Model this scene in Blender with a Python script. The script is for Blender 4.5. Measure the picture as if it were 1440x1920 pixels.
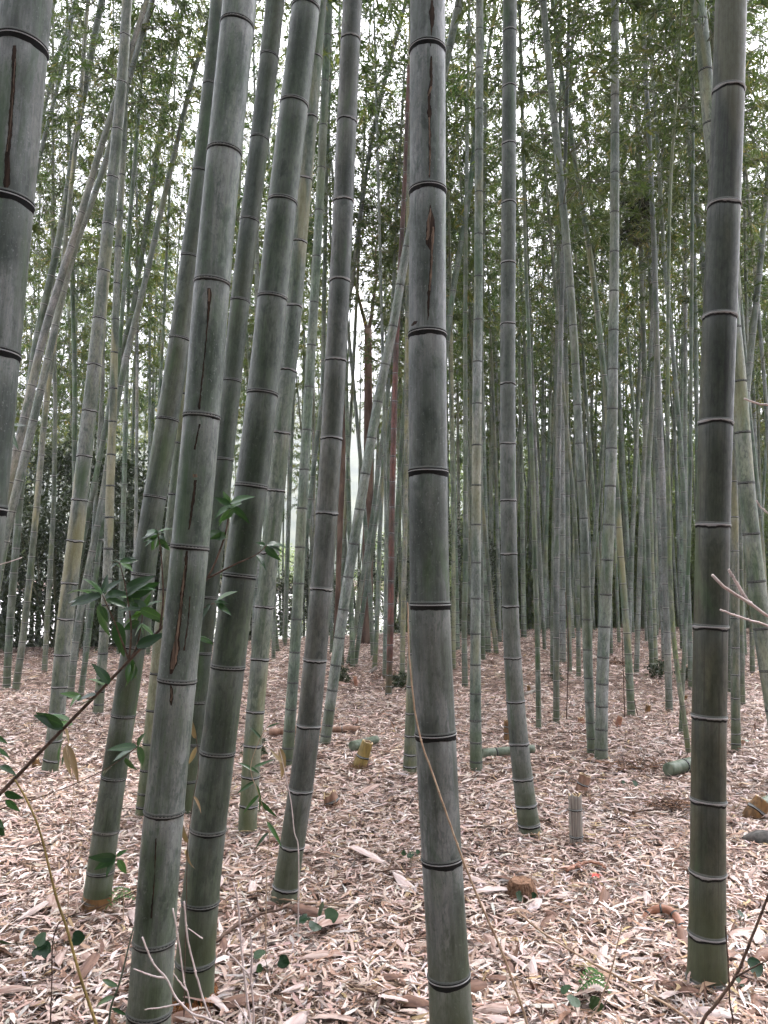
import bpy, math, random
import numpy as np
from mathutils import Vector, Matrix

random.seed(7)
rng = np.random.default_rng(7)
scene = bpy.context.scene
for o in list(bpy.data.objects):
    bpy.data.objects.remove(o)
COL = scene.collection

# ------------------------------------------------------------------ camera, sky, sun, exposure
FPX, CAMH, HORIZON = 1420.0, 1.5, 1070.0          # focal length in photo pixels, eye height, photo row of the horizon
PITCH = math.atan((HORIZON - 960.0) / FPX)
cam_d = bpy.data.cameras.new('camera')
cam = bpy.data.objects.new('camera', cam_d)
COL.objects.link(cam)
cam.location = (0, 0, CAMH)
cam.rotation_euler = (math.pi / 2 + PITCH, 0, 0)
cam_d.sensor_fit = 'VERTICAL'
cam_d.sensor_height = 36.0
cam_d.lens = FPX / 1920.0 * 36.0
cam_d.clip_start = 0.05
cam_d.clip_end = 3000
scene.camera = cam

SUN_EL, SUN_AZ = math.radians(58), math.radians(25)
world = bpy.data.worlds.new('World')
scene.world = world
world.use_nodes = True
wn, wl = world.node_tree.nodes, world.node_tree.links
wn.clear()
sky_n = wn.new('ShaderNodeTexSky')
sky_n.sky_type = 'NISHITA'
sky_n.sun_disc = False
sky_n.sun_elevation = SUN_EL
sky_n.sun_rotation = SUN_AZ
sky_n.air_density = 1.0
sky_n.dust_density = 6.0
sky_n.ozone_density = 1.0
hsv = wn.new('ShaderNodeHueSaturation')
hsv.inputs['Saturation'].default_value = 0.08      # overcast: nearly no blue left
bg = wn.new('ShaderNodeBackground')
bg.inputs['Strength'].default_value = 0.13
wo = wn.new('ShaderNodeOutputWorld')
wl.new(sky_n.outputs[0], hsv.inputs['Color'])
tint = wn.new('ShaderNodeMix')
tint.data_type = 'RGBA'
tint.blend_type = 'MULTIPLY'
tint.inputs[0].default_value = 1.0
tint.inputs[7].default_value = (0.985, 0.98, 1.05, 1)    # the faintly lilac white of the overcast
wl.new(hsv.outputs[0], tint.inputs[6])
wl.new(tint.outputs[2], bg.inputs[0])
wl.new(bg.outputs[0], wo.inputs[0])

sun_d = bpy.data.lights.new('sun', 'SUN')
sun_d.energy = 1.5
sun_d.angle = math.radians(25)
sun_d.color = (1.0, 0.97, 0.94)
sun = bpy.data.objects.new('sun', sun_d)
COL.objects.link(sun)
sdir = Vector((math.sin(SUN_AZ) * math.cos(SUN_EL), math.cos(SUN_AZ) * math.cos(SUN_EL), math.sin(SUN_EL)))
sun.rotation_euler = sdir.to_track_quat('Z', 'Y').to_euler()
sun.location = (0, 0, 30)

vs = scene.view_settings
vs.view_transform = 'Standard'
vs.look = 'None'
vs.gamma = 1.0
vs.use_curve_mapping = False
vs.exposure = 2.52
scene.cycles.use_denoising = True
scene.cycles.use_adaptive_sampling = True
scene.cycles.adaptive_threshold = 0.03
scene.cycles.max_bounces = 5
scene.cycles.diffuse_bounces = 3
scene.cycles.transmission_bounces = 2
scene.cycles.glossy_bounces = 2
scene.cycles.sample_clamp_indirect = 6.0

# ------------------------------------------------------------------ pixel helpers
FWD = np.array([0, math.cos(PITCH), math.sin(PITCH)])
UPV = np.array([0, -math.sin(PITCH), math.cos(PITCH)])
RGT = np.array([1.0, 0, 0])
EYE = np.array([0, 0, CAMH])


def ray(x, y):
    return FWD + (x - 720.0) / FPX * RGT + (960.0 - y) / FPX * UPV


def on_ground(x, y, z=0.0):
    d = ray(x, y)
    return EYE + d * ((z - CAMH) / d[2])


def at_dist(x, y, D, k=0.0):
    """point on the ray lying in the upright plane Y = D + k*z"""
    d = ray(x, y)
    t = (D + k * CAMH) / (d[1] - k * d[2])
    return EYE + d * t, t


def gz(x, y):
    """ground height: small swells, and a bank falling away behind the grove"""
    x = np.asarray(x, float)
    y = np.asarray(y, float)
    z = 0.022 * np.sin(x * 1.3 + 0.5) * np.sin(y * 1.1) + 0.03 * np.sin(x * 0.45 + 1.0) * np.cos(y * 0.38 + 0.4)
    z = z * np.clip((y - 1.0) / 4, 0.3, 1)
    edge = 17.5 + 1.2 * np.sin(x * 0.31) + np.clip(-x - 1, 0, 9) * -0.33 + np.clip(x - 1, 0, 12) * 0.25
    t = np.clip((y - edge) / 6.0, 0, 1)
    t = t * t * (3 - 2 * t)
    t2 = np.clip((-y - 9.0) / 6.0, 0, 1)
    return z - 0.9 * t - 0.0 * t2

# ------------------------------------------------------------------ mesh helpers


def mk_mesh(name, V, faces, smooth=True):
    """faces: list of (n,3)/(n,4) int arrays"""
    me = bpy.data.meshes.new(name)
    V = np.asarray(V, np.float32)
    faces = [np.asarray(f, np.int32) for f in faces if len(f)]
    me.vertices.add(len(V))
    me.vertices.foreach_set('co', V.ravel())
    loops = np.concatenate([f.ravel() for f in faces])
    tot = np.concatenate([np.full(len(f), f.shape[1], np.int32) for f in faces])
    start = np.concatenate([[0], np.cumsum(tot)[:-1]]).astype(np.int32)
    me.loops.add(len(loops))
    me.loops.foreach_set('vertex_index', loops)
    me.polygons.add(len(tot))
    me.polygons.foreach_set('loop_start', start)
    if smooth:
        me.polygons.foreach_set('use_smooth', np.ones(len(tot), bool))
    me.update(calc_edges=True)
    return me


def attr(me, name, kind, vals):
    a = me.attributes.new(name, kind, 'POINT')
    key = {'FLOAT': 'value', 'FLOAT_VECTOR': 'vector', 'FLOAT_COLOR': 'color'}[kind]
    a.data.foreach_set(key, np.asarray(vals, np.float32).ravel())


def obj(name, me, mat=None, parent=None, loc=None):
    o = bpy.data.objects.new(name, me)
    COL.objects.link(o)
    if mat is not None and me is not None and len(me.materials) == 0:
        for m in (mat if isinstance(mat, (list, tuple)) else [mat]):
            me.materials.append(m)
    if parent is not None:
        o.parent = parent
    if loc is not None:
        o.location = loc
    return o


def thing(name, label, cat, loc, group=None):
    o = bpy.data.objects.new(name, None)
    COL.objects.link(o)
    o.empty_display_size = 0.1
    o.location = loc
    tag(o, label, cat, group)
    return o


def tag(o, label, cat, group=None, kind=None):
    if label:
        o['label'] = label
    if cat:
        o['category'] = cat
    if group:
        o['group'] = group
    if kind:
        o['kind'] = kind
    return o


def frames(P):
    """tangents and two normals along a polyline"""
    P = np.asarray(P, float)
    T = np.gradient(P, axis=0)
    T /= np.linalg.norm(T, axis=1)[:, None] + 1e-12
    ref = np.array([1.0, 0, 0])
    if abs(T[:, 0]).max() > 0.9:
        ref = np.array([0, 0, 1.0]) if abs(T[:, 2]).max() < 0.9 else np.array([0, 1.0, 0.05])
    B = np.cross(T, ref)
    B /= np.linalg.norm(B, axis=1)[:, None] + 1e-12
    A = np.cross(B, T)
    return T, A, B


def tube_arrays(P, R, seg, cap=True, off=0):
    P = np.asarray(P, float)
    R = np.asarray(R, float)
    T, A, B = frames(P)
    th = np.arange(seg) / seg * 2 * math.pi
    V = P[:, None, :] + R[:, None, None] * (np.cos(th)[None, :, None] * A[:, None, :] + np.sin(th)[None, :, None] * B[:, None, :])
    n = len(P)
    i = np.arange(n - 1)[:, None] * seg
    j = np.arange(seg)[None, :]
    jn = (j + 1) % seg
    F = np.stack([i + j, i + jn, i + seg + jn, i + seg + j], -1).reshape(-1, 4) + off
    V = V.reshape(-1, 3)
    tris = np.zeros((0, 3), int)
    if cap:
        V = np.vstack([V, P[0], P[-1]])
        c0, c1 = n * seg, n * seg + 1
        j = np.arange(seg)
        jn = (j + 1) % seg
        t0 = np.stack([np.full(seg, c0), jn, j], -1)
        t1 = np.stack([np.full(seg, c1), (n - 1) * seg + j, (n - 1) * seg + jn], -1)
        tris = np.vstack([t0, t1]) + off
    return V, F, tris


class Bag:
    """collects tubes / leaves / quads for one mesh"""

    def __init__(self):
        self.V, self.Q, self.T, self.n, self.qm, self.tm = [], [], [], 0, [], []

    def add(self, V, Q=None, T=None, m=0):
        if Q is not None and len(Q):
            self.Q.append(np.asarray(Q) + self.n)
            self.qm.append(np.full(len(Q), m))
        if T is not None and len(T):
            self.T.append(np.asarray(T) + self.n)
            self.tm.append(np.full(len(T), m))
        self.V.append(np.asarray(V, float))
        self.n += len(V)

    def tube(self, P, R, seg=6, m=0, cap=True):
        P = np.asarray(P, float)
        R = np.full(len(P), R) if np.isscalar(R) else np.asarray(R)
        V, Q, T = tube_arrays(P, R, seg, cap)
        self.add(V, Q, T, m)

    def mesh(self, name, smooth=True):
        fs, ms = [], []
        if self.Q:
            fs.append(np.concatenate(self.Q)); ms.append(np.concatenate(self.qm))
        if self.T:
            fs.append(np.concatenate(self.T)); ms.append(np.concatenate(self.tm))
        me = mk_mesh(name, np.concatenate(self.V), fs, smooth)
        me.polygons.foreach_set('material_index', np.concatenate(ms).astype(np.int32))
        return me


def smooth_path(pts, n):
    """Catmull-Rom through points, n samples"""
    P = np.asarray(pts, float)
    if len(P) == 2:
        return P[0] + (P[1] - P[0]) * np.linspace(0, 1, n)[:, None]
    E = np.vstack([2 * P[0] - P[1], P, 2 * P[-1] - P[-2]])
    d = np.concatenate([[0], np.cumsum(np.linalg.norm(np.diff(P, axis=0), axis=1))])
    s = np.linspace(0, d[-1], n)
    k = np.clip(np.searchsorted(d, s, side='right') - 1, 0, len(P) - 2)
    t = ((s - d[k]) / (d[k + 1] - d[k] + 1e-12))[:, None]
    p0, p1, p2, p3 = E[k], E[k + 1], E[k + 2], E[k + 3]
    return 0.5 * (2 * p1 + (p2 - p0) * t + (2 * p0 - 5 * p1 + 4 * p2 - p3) * t ** 2 + (3 * p1 - p0 - 3 * p2 + p3) * t ** 3)

# ------------------------------------------------------------------ materials


class MT:
    def __init__(self, name):
        self.m = bpy.data.materials.new(name)
        self.m.use_nodes = True
        self.nt = self.m.node_tree
        self.nt.nodes.clear()
        self.out = self.nt.nodes.new('ShaderNodeOutputMaterial')

    def n(self, t, **kw):
        nd = self.nt.nodes.new(t)
        for k, v in kw.items():
            setattr(nd, k, v)
        return nd

    def put(self, sock, v):
        if isinstance(v, bpy.types.NodeSocket):
            self.nt.links.new(v, sock)
        elif isinstance(v, (tuple, list)) and len(v) == 3 and sock.type == 'RGBA':
            sock.default_value = (*v, 1)
        else:
            sock.default_value = v

    def attr(self, name, out='Fac', kind='GEOMETRY'):
        a = self.n('ShaderNodeAttribute', attribute_name=name, attribute_type=kind)
        return a.outputs[out]

    def math(self, op, a, b=0.0, c=None, clamp=False):
        nd = self.n('ShaderNodeMath', operation=op, use_clamp=clamp)
        self.put(nd.inputs[0], a)
        self.put(nd.inputs[1], b)
        if c is not None:
            self.put(nd.inputs[2], c)
        return nd.outputs[0]

    def vmath(self, op, a, b):
        nd = self.n('ShaderNodeVectorMath', operation=op)
        self.put(nd.inputs[0], a)
        self.put(nd.inputs[1], b)
        return nd.outputs[0]

    def noise(self, vec, scale, detail=3, rough=0.55, dist=0.0):
        nd = self.n('ShaderNodeTexNoise')
        self.put(nd.inputs['Vector'], vec)
        nd.inputs['Scale'].default_value = scale
        nd.inputs['Detail'].default_value = detail
        nd.inputs['Roughness'].default_value = rough
        nd.inputs['Distortion'].default_value = dist
        return nd.outputs[0]

    def rng(self, x, a, b, c=0.0, d=1.0):
        nd = self.n('ShaderNodeMapRange', interpolation_type='SMOOTHSTEP')
        self.put(nd.inputs[0], x)
        for i, v in enumerate((a, b, c, d)):
            nd.inputs[i + 1].default_value = v
        return nd.outputs[0]

    def mix(self, f, a, b, blend='MIX'):
        nd = self.n('ShaderNodeMix', data_type='RGBA', blend_type=blend)
        self.put(nd.inputs[0], f)
        self.put(nd.inputs[6], a)
        self.put(nd.inputs[7], b)
        return nd.outputs[2]

    def principled(self, col, rough=0.6, spec=0.4, normal=None):
        p = self.n('ShaderNodeBsdfPrincipled')
        self.put(p.inputs['Base Color'], col)
        self.put(p.inputs['Roughness'], rough)
        self.put(p.inputs['Specular IOR Level'], spec)
        if normal is not None:
            self.put(p.inputs['Normal'], normal)
        self.nt.links.new(p.outputs[0], self.out.inputs[0])
        return p

    def bump(self, h, strength=0.3, dist=0.002):
        b = self.n('ShaderNodeBump')
        b.inputs['Strength'].default_value = strength
        b.inputs['Distance'].default_value = dist
        self.put(b.inputs['Height'], h)
        return b.outputs[0]


def simple_mat(name, c1, c2, scale=30.0, rough=0.7, stretch=(1, 1, 1), spec=0.3, bump=0.3):
    m = MT(name)
    co = m.n('ShaderNodeTexCoord').outputs['Object']
    v = m.vmath('MULTIPLY', co, stretch)
    f = m.noise(v, scale, 4, 0.6)
    c = m.mix(m.rng(f, 0.3, 0.7), c1, c2)
    f2 = m.noise(v, scale * 5, 3, 0.6)
    m.principled(c, rough, spec, m.bump(f2, bump, 0.003))
    return m.m


def bamboo_mat():
    m = MT('bamboo_skin')
    cc = m.attr('cc', 'Vector')
    nda = m.attr('nda')                      # distance to the nearest node in radii
    below = m.rng(m.attr('nsg'), -0.5, 0.5, 1.0, 0.0)
    above = m.math('SUBTRACT', 1.0, below)
    ht = m.attr('ht')
    oi = m.n('ShaderNodeObjectInfo')
    base, alpha, rnd = oi.outputs['Color'], oi.outputs['Alpha'], oi.outputs['Random']
    off = m.n('ShaderNodeCombineXYZ')
    m.put(off.inputs[2], m.math('MULTIPLY', rnd, 90.0))
    m.put(off.inputs[0], m.math('MULTIPLY', rnd, 37.0))
    p = m.vmath('ADD', cc, off.outputs[0])
    tall = m.vmath('MULTIPLY', p, (1, 1, 0.16))
    long_ = m.vmath('MULTIPLY', p, (1, 1, 0.02))
    wax_a = m.attr('wax', kind='OBJECT')       # how powdery this culm is
    str_a = m.attr('streak', kind='OBJECT')    # how strongly it is streaked
    blotch = m.noise(tall, 14, 5, 0.6, 0.3)
    blotch2 = m.noise(m.vmath('MULTIPLY', p, (1, 1, 0.4)), 7, 3, 0.5)
    stria = m.noise(long_, 320, 2, 0.5)
    stria2 = m.noise(long_, 75, 3, 0.6)
    mott = m.noise(m.vmath('MULTIPLY', p, (1, 1, 0.35)), 80, 5, 0.7)
    fleck = m.noise(m.vmath('MULTIPLY', p, (1, 1, 0.6)), 230, 2, 0.5)
    side = m.noise(m.vmath('MULTIPLY', p, (1, 1, 0.06)), 9, 2, 0.5)      # one flank differs from the other
    c = m.mix(m.rng(side, 0.38, 0.62, 0.0, 0.85), base, m.mix(1.0, base, (0.42, 0.55, 0.42), 'MULTIPLY'))
    # waxy pale bloom over the green skin
    wf = m.math('MULTIPLY', m.rng(m.math('ADD', blotch, m.math('MULTIPLY', m.math('SUBTRACT', mott, 0.5), 0.5)), 0.36, 0.64), wax_a)
    c = m.mix(m.math('MULTIPLY', wf, 0.75), c, (0.315, 0.325, 0.335))
    # white powder just below each node
    pw = m.math('MULTIPLY', m.rng(nda, 0.2, 2.2, 1.0, 0.0), below)
    c = m.mix(m.math('MULTIPLY', m.math('MULTIPLY', pw, m.rng(mott, 0.32, 0.62, 0.1, 0.75)), m.math('ADD', 0.25, m.math('MULTIPLY', wax_a, 0.6))), c, (0.42, 0.43, 0.43))
    # dark weathering
    c = m.mix(m.rng(mott, 0.42, 0.60, 0.0, 0.62), c, m.mix(1.0, c, (0.33, 0.38, 0.35), 'MULTIPLY'))
    c = m.mix(m.rng(blotch2, 0.42, 0.64, 0.0, 0.75), c, m.mix(1.0, c, (0.32, 0.40, 0.35), 'MULTIPLY'))
    spots = m.noise(m.vmath('MULTIPLY', p, (1, 1, 0.45)), 30, 4, 0.65, 0.5)
    c = m.mix(m.rng(spots, 0.52, 0.66, 0.0, 0.65), c, m.mix(1.0, c, (0.32, 0.42, 0.36), 'MULTIPLY'))
    c = m.mix(m.math('MULTIPLY', m.rng(stria2, 0.50, 0.68), str_a), c, m.mix(1.0, c, (0.28, 0.32, 0.28), 'MULTIPLY'))
    c = m.mix(m.rng(fleck, 0.62, 0.72, 0.0, 0.5), c, (0.03, 0.038, 0.033))
    lich = m.noise(m.vmath('MULTIPLY', p, (1, 1, 0.8)), 130, 3, 0.6)
    c = m.mix(m.math('MULTIPLY', m.rng(lich, 0.60, 0.70), m.math('MULTIPLY', wax_a, m.rng(blotch2, 0.35, 0.6, 0.05, 0.35))), c, (0.36, 0.38, 0.38))
    # green algae
    al = m.noise(tall, 9, 4, 0.6, 0.6)
    c = m.mix(m.rng(al, 0.54, 0.70, 0.0, 0.65), c, (0.045, 0.095, 0.036))
    # soot gathered above and below a node
    dirt = m.math('MULTIPLY', m.rng(nda, 0.15, 1.3, 1.0, 0.0), m.rng(m.noise(tall, 22, 3, 0.6), 0.45, 0.68))
    c = m.mix(m.math('MULTIPLY', dirt, 0.6), c, (0.035, 0.042, 0.038))
    # yellow / straw patches, strength in the object's alpha
    yl = m.noise(m.vmath('ADD', tall, (3.3, 7.7, 1.1)), 6, 3, 0.55, 0.3)
    c = m.mix(m.math('MULTIPLY', m.rng(yl, 0.48, 0.64), alpha), c, (0.36, 0.33, 0.16))
    # moss and brown near the foot
    foot = m.math('ADD', ht, m.math('MULTIPLY', blotch2, -0.5))
    c = m.mix(m.rng(foot, -0.2, 0.35, 0.6, 0.0), c, (0.075, 0.095, 0.04))
    # dark scar line under the node, thin pale sheath line over it
    jag = m.math('ADD', nda, m.math('MULTIPLY', m.math('SUBTRACT', mott, 0.5), 0.12))
    band = m.math('MULTIPLY', m.rng(jag, 0.10, 0.16, 1.0, 0.0), below)
    c = m.mix(m.math('MULTIPLY', band, 0.85), c, (0.02, 0.02, 0.02))
    pale = m.math('MULTIPLY', m.rng(nda, 0.1, 0.2, 1.0, 0.0), above)
    c = m.mix(m.math('MULTIPLY', pale, 0.5), c, (0.36, 0.35, 0.33))
    c = m.mix(1.0, c, m.mix(m.rng(stria, 0.3, 0.7), (0.86, 0.86, 0.86), (1.08, 1.08, 1.08)), 'MULTIPLY')
    h = m.math('ADD', m.math('MULTIPLY', stria, 0.6), m.math('MULTIPLY', mott, 0.5))
    rough = m.rng(mott, 0.3, 0.7, 0.42, 0.62)
    m.principled(c, rough, 0.5, m.bump(h, 0.18, 0.0015))
    return m.m


def leaf_mat(name, cols, trans=0.3, attr_name='lv', rough=0.5, objmix=None, vein=False):
    """cols: list of (pos, colour) over a per-leaf value"""
    m = MT(name)
    lv = m.attr(attr_name)
    mr = m.attr('mr')
    r = m.n('ShaderNodeValToRGB')
    cr = r.color_ramp
    cr.elements[0].position, cr.elements[0].color = cols[0][0], (*cols[0][1], 1)
    cr.elements[1].position, cr.elements[1].color = cols[-1][0], (*cols[-1][1], 1)
    for p, c in cols[1:-1]:
        e = cr.elements.new(p)
        e.color = (*c, 1)
    m.put(r.inputs[0], lv)
    c = r.outputs[0]
    if vein:
        c = m.mix(m.rng(mr, 0.75, 1.0, 0.0, 0.5), c, m.mix(1.0, c, (2.2, 1.9, 1.6), 'MULTIPLY'))
    if objmix:
        oi = m.n('ShaderNodeObjectInfo')
        c = m.mix(m.math('MULTIPLY', oi.outputs['Random'], objmix[0]), c, objmix[1])
        c = m.mix(1.0, c, oi.outputs['Color'], 'MULTIPLY')
    p = m.principled(c, rough, 0.35)
    if trans > 0:
        tr = m.n('ShaderNodeBsdfTranslucent')
        m.put(tr.inputs[0], m.mix(1.0, c, (1.25, 1.35, 0.7), 'MULTIPLY'))
        mx = m.n('ShaderNodeMixShader')
        mx.inputs[0].default_value = trans
        m.nt.links.new(p.outputs[0], mx.inputs[1])
        m.nt.links.new(tr.outputs[0], mx.inputs[2])
        m.nt.links.new(mx.outputs[0], m.out.inputs[0])
    return m.m


M = {}
M['bamboo'] = bamboo_mat()
M['node_dark'] = simple_mat('node_scar_dark', (0.006, 0.007, 0.008), (0.020, 0.021, 0.021), 120, 0.8, spec=0.15)
M['node_pale'] = simple_mat('node_sheath_pale', (0.16, 0.165, 0.165), (0.46, 0.46, 0.45), 150, 0.8)
M['node_grey'] = simple_mat('node_ridge_grey', (0.045, 0.055, 0.048), (0.15, 0.16, 0.15), 150, 0.7)
M['crown'] = leaf_mat('bamboo_leaves', [(0.0, (0.022, 0.045, 0.020)), (0.35, (0.045, 0.080, 0.030)), (0.75, (0.085, 0.115, 0.045)), (0.92, (0.16, 0.15, 0.065)), (1.0, (0.26, 0.21, 0.12))], 0.40, objmix=(0.2, (0.13, 0.13, 0.05)))
M['twig'] = simple_mat('branch_bark', (0.06, 0.07, 0.04), (0.13, 0.13, 0.08), 40, 0.7)
M['shrub_leaf'] = leaf_mat('evergreen_leaves', [(0.0, (0.014, 0.024, 0.012)), (0.6, (0.030, 0.048, 0.020)), (1.0, (0.075, 0.10, 0.04))], 0.15, rough=0.35, objmix=(0.2, (0.06, 0.06, 0.03)))
M['green_leaf'] = leaf_mat('sapling_leaves', [(0.0, (0.016, 0.045, 0.018)), (0.5, (0.032, 0.085, 0.026)), (1.0, (0.075, 0.165, 0.045))], 0.25, rough=0.28, objmix=(0.25, (0.03, 0.05, 0.035)), vein=True)
M['litter'] = None

# ------------------------------------------------------------------ ground


def ground_mat():
    m = MT('grove_soil')
    co = m.n('ShaderNodeTexCoord').outputs['Object']
    a = m.noise(co, 9, 6, 0.7, 0.4)
    v = m.n('ShaderNodeTexVoronoi', feature='F1')
    m.put(v.inputs['Vector'], m.vmath('MULTIPLY', m.vmath('ADD', co, (0, 0, 0)), (1.0, 0.6, 1)))
    v.inputs['Scale'].default_value = 26
    c = m.mix(m.rng(a, 0.3, 0.7), (0.045, 0.028, 0.02), (0.13, 0.085, 0.065))
    c = m.mix(0.55, c, m.mix(m.rng(m.noise(v.outputs['Color'], 3, 0), 0.3, 0.7), (0.05, 0.03, 0.022), (0.30, 0.21, 0.17)))
    m.principled(c, 0.9, 0.15, m.bump(a, 0.5, 0.02))
    return m.m


M['soil'] = ground_mat()
xs = np.concatenate([-np.geomspace(600, 16, 18), np.arange(-15.6, 15.7, 0.3), np.geomspace(16, 600, 18)])
ys = np.concatenate([-np.geomspace(100, 8, 10), np.arange(-7.6, 28, 0.3), np.geomspace(28.4, 900, 24)])
GX, GY = np.meshgrid(xs, ys)
GZ = gz(GX, GY)
nv, nh = GX.shape
gi = (np.arange(nv - 1)[:, None] * nh + np.arange(nh - 1)[None, :])
GF = np.stack([gi, gi + 1, gi + nh + 1, gi + nh], -1).reshape(-1, 4)
g_me = mk_mesh('ground', np.stack([GX, GY, GZ], -1).reshape(-1, 3), [GF])
tag(obj('ground', g_me, M['soil']), 'pinkish brown ground of the bamboo grove', None, None, 'structure')

# pale open gravel beyond the bank
M['gravel'] = simple_mat('pale_gravel', (0.45, 0.44, 0.43), (0.62, 0.61, 0.60), 0.8, 0.95)
gx0, gx1, gy0, gy1 = -60.0, 1.0, 24.5, 90.0
rv = np.array([[gx0, gy0, -0.86], [gx1, gy0, -0.86], [gx1, gy1, -0.86], [gx0, gy1, -0.86]])
tag(obj('path', mk_mesh('path', rv, [np.array([[0, 1, 2, 3]])]), M['gravel']), 'pale gravel clearing beyond the grove', None, None, 'structure')

# wooded hill far behind
hx = np.linspace(-420, 420, 90)
hy = np.linspace(180, 520, 36)
HX, HY = np.meshgrid(hx, hy)
HZ = 95 * np.exp(-((HX + 90) / 170) ** 2) * np.clip((HY - 185) / 190, 0, 1) + 60 * np.exp(-((HX - 190) / 160) ** 2) * np.clip((HY - 190) / 200, 0, 1) - 2.5
HZ += rng.normal(0, 1, HZ.shape) * 2.0 * np.clip((HY - 200) / 100, 0, 1)
nv, nh = HX.shape
gi = (np.arange(nv - 1)[:, None] * nh + np.arange(nh - 1)[None, :])
HF = np.stack([gi, gi + 1, gi + nh + 1, gi + nh], -1).reshape(-1, 4)
M['hill'] = simple_mat('wooded_hill', (0.035, 0.05, 0.035), (0.09, 0.10, 0.06), 0.12, 0.9)
tag(obj('hill', mk_mesh('hill', np.stack([HX, HY, HZ], -1).reshape(-1, 3), [HF]), M['hill']), 'wooded hill behind the grove', None, None, 'structure')

# ------------------------------------------------------------------ bamboo crowns (shared meshes)


def leaf_batch(P, D, L, W, lv, bag_V, bag_T, bag_lv, n0, droop=0.0, rs=rng):
    """kite leaves: P bases, D unit directions, L lengths, W widths -> 2 triangles each"""
    n = len(P)
    rnd = rs.normal(0, 1, (n, 3))
    S = np.cross(D, rnd)
    S /= np.linalg.norm(S, axis=1)[:, None] + 1e-9
    mid = P + D * (L * 0.38)[:, None]
    tip = P + D * L[:, None]
    tip[:, 2] -= droop * L
    a = mid + S * (W / 2)[:, None]
    b = mid - S * (W / 2)[:, None]
    V = np.stack([P, a, tip, b], 1).reshape(-1, 3)
    i = n0 + np.arange(n) * 4
    T = np.concatenate([np.stack([i, i + 1, i + 2], -1), np.stack([i, i + 2, i + 3], -1)])
    bag_V.append(V)
    bag_T.append(T)
    bag_lv.append(np.repeat(lv, 4))
    return n0 + 4 * n


def crown_mesh(name, seed, length=6.5, spread=1.25, leaves=5200, lsize=0.12, base_spread=0.75):
    rs = np.random.default_rng(seed)
    bag = Bag()
    V, T, LV, n = [], [], [], 0
    nb = int(length / 0.24)
    per = leaves / (nb * 2)
    az = rs.uniform(0, 6.28)
    for i in range(nb):
        f = (i + 0.5) / nb
        z0 = f * length
        az += math.pi + rs.normal(0, 0.35)
        for s in (-0.35, 0.35):
            if rs.random() < 0.08:
                continue
            prof = (base_spread + (1 - base_spread) * min(1, f / 0.3)) * (1 - 0.72 * max(0, (f - 0.35) / 0.65))
            Lb = spread * prof * rs.uniform(0.6, 1.25)
            a = az + s + rs.normal(0, 0.25)
            el = rs.uniform(0.25, 0.95)
            h = np.array([math.cos(a), math.sin(a), 0])
            t = np.linspace(0, 1, 5)
            pts = np.array([0, 0, z0]) + np.outer(t * Lb * math.cos(el), h)
            pts[:, 2] += Lb * (math.sin(el) * t - rs.uniform(0.35, 0.85) * t ** 2.2)
            bag.tube(pts, np.linspace(0.007, 0.0018, 5), 3, 1, cap=False)
            ntw = max(2, int(Lb * 7))
            k = int(per * prof * rs.uniform(0.6, 1.4))
            if k < 3:
                continue
            # sub-twigs: leaves hang in fans at their ends
            tt = rs.uniform(0.22, 1.0, ntw)
            base = np.stack([np.interp(tt, t, pts[:, j]) for j in range(3)], -1)
            tw = rs.normal(0, 1, (ntw, 3)) * np.array([1, 1, 0.6]) + h * 0.9
            tw /= np.linalg.norm(tw, axis=1)[:, None]
            ends = base + tw * rs.uniform(0.08, 0.34, ntw)[:, None] * (0.5 + 0.5 * prof)
            for b0, e0 in zip(base, ends):
                bag.tube(np.array([b0, e0]), np.array([0.0026, 0.001]), 3, 1, cap=False)
            w = rs.integers(0, ntw, k)
            q = rs.uniform(0.35, 1.05, k)[:, None]
            P = base[w] * (1 - q) + ends[w] * q + rs.normal(0, 0.018, (k, 3))
            D = tw[w] * 0.9 + rs.normal(0, 0.55, (k, 3)) + np.array([0, 0, -0.55])
            D /= np.linalg.norm(D, axis=1)[:, None]
            L = lsize * rs.uniform(0.6, 1.3, k)
            cl = rs.random(ntw)[w]
            lv = np.clip(cl * 0.6 + rs.random(k) * 0.4 + (rs.random(k) > 0.96) * 0.3, 0, 1)
            n = leaf_batch(P, D, L, L * rs.uniform(0.13, 0.19, k), lv, V, T, LV, n, 0.05, rs)
    nl = n
    bag2V = np.concatenate(V)
    bagT = np.concatenate(T)
    nb_v = bag.n
    allV = np.concatenate([np.concatenate(bag.V), bag2V])
    Q = np.concatenate(bag.Q)
    me = mk_mesh(name, allV, [Q, bagT + nb_v], smooth=False)
    mi = np.concatenate([np.ones(len(Q)), np.zeros(len(bagT))]).astype(np.int32)
    me.polygons.foreach_set('material_index', mi)
    attr(me, 'lv', 'FLOAT', np.concatenate([np.zeros(nb_v), np.concatenate(LV)]))
    me.materials.append(M['crown'])
    me.materials.append(M['twig'])
    return me


CROWNS = [crown_mesh('crown', 100 + i, length=6.4 + 0.4 * (i % 3), spread=1.1 + 0.12 * (i % 4), leaves=5600, lsize=0.11) for i in range(8)]
FAR_CROWNS = [crown_mesh('crown', 200 + i, length=7.6 + 0.5 * (i % 2), spread=1.2, leaves=5200, lsize=0.14, base_spread=0.55) for i in range(5)]

# ------------------------------------------------------------------ bamboo culms


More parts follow.
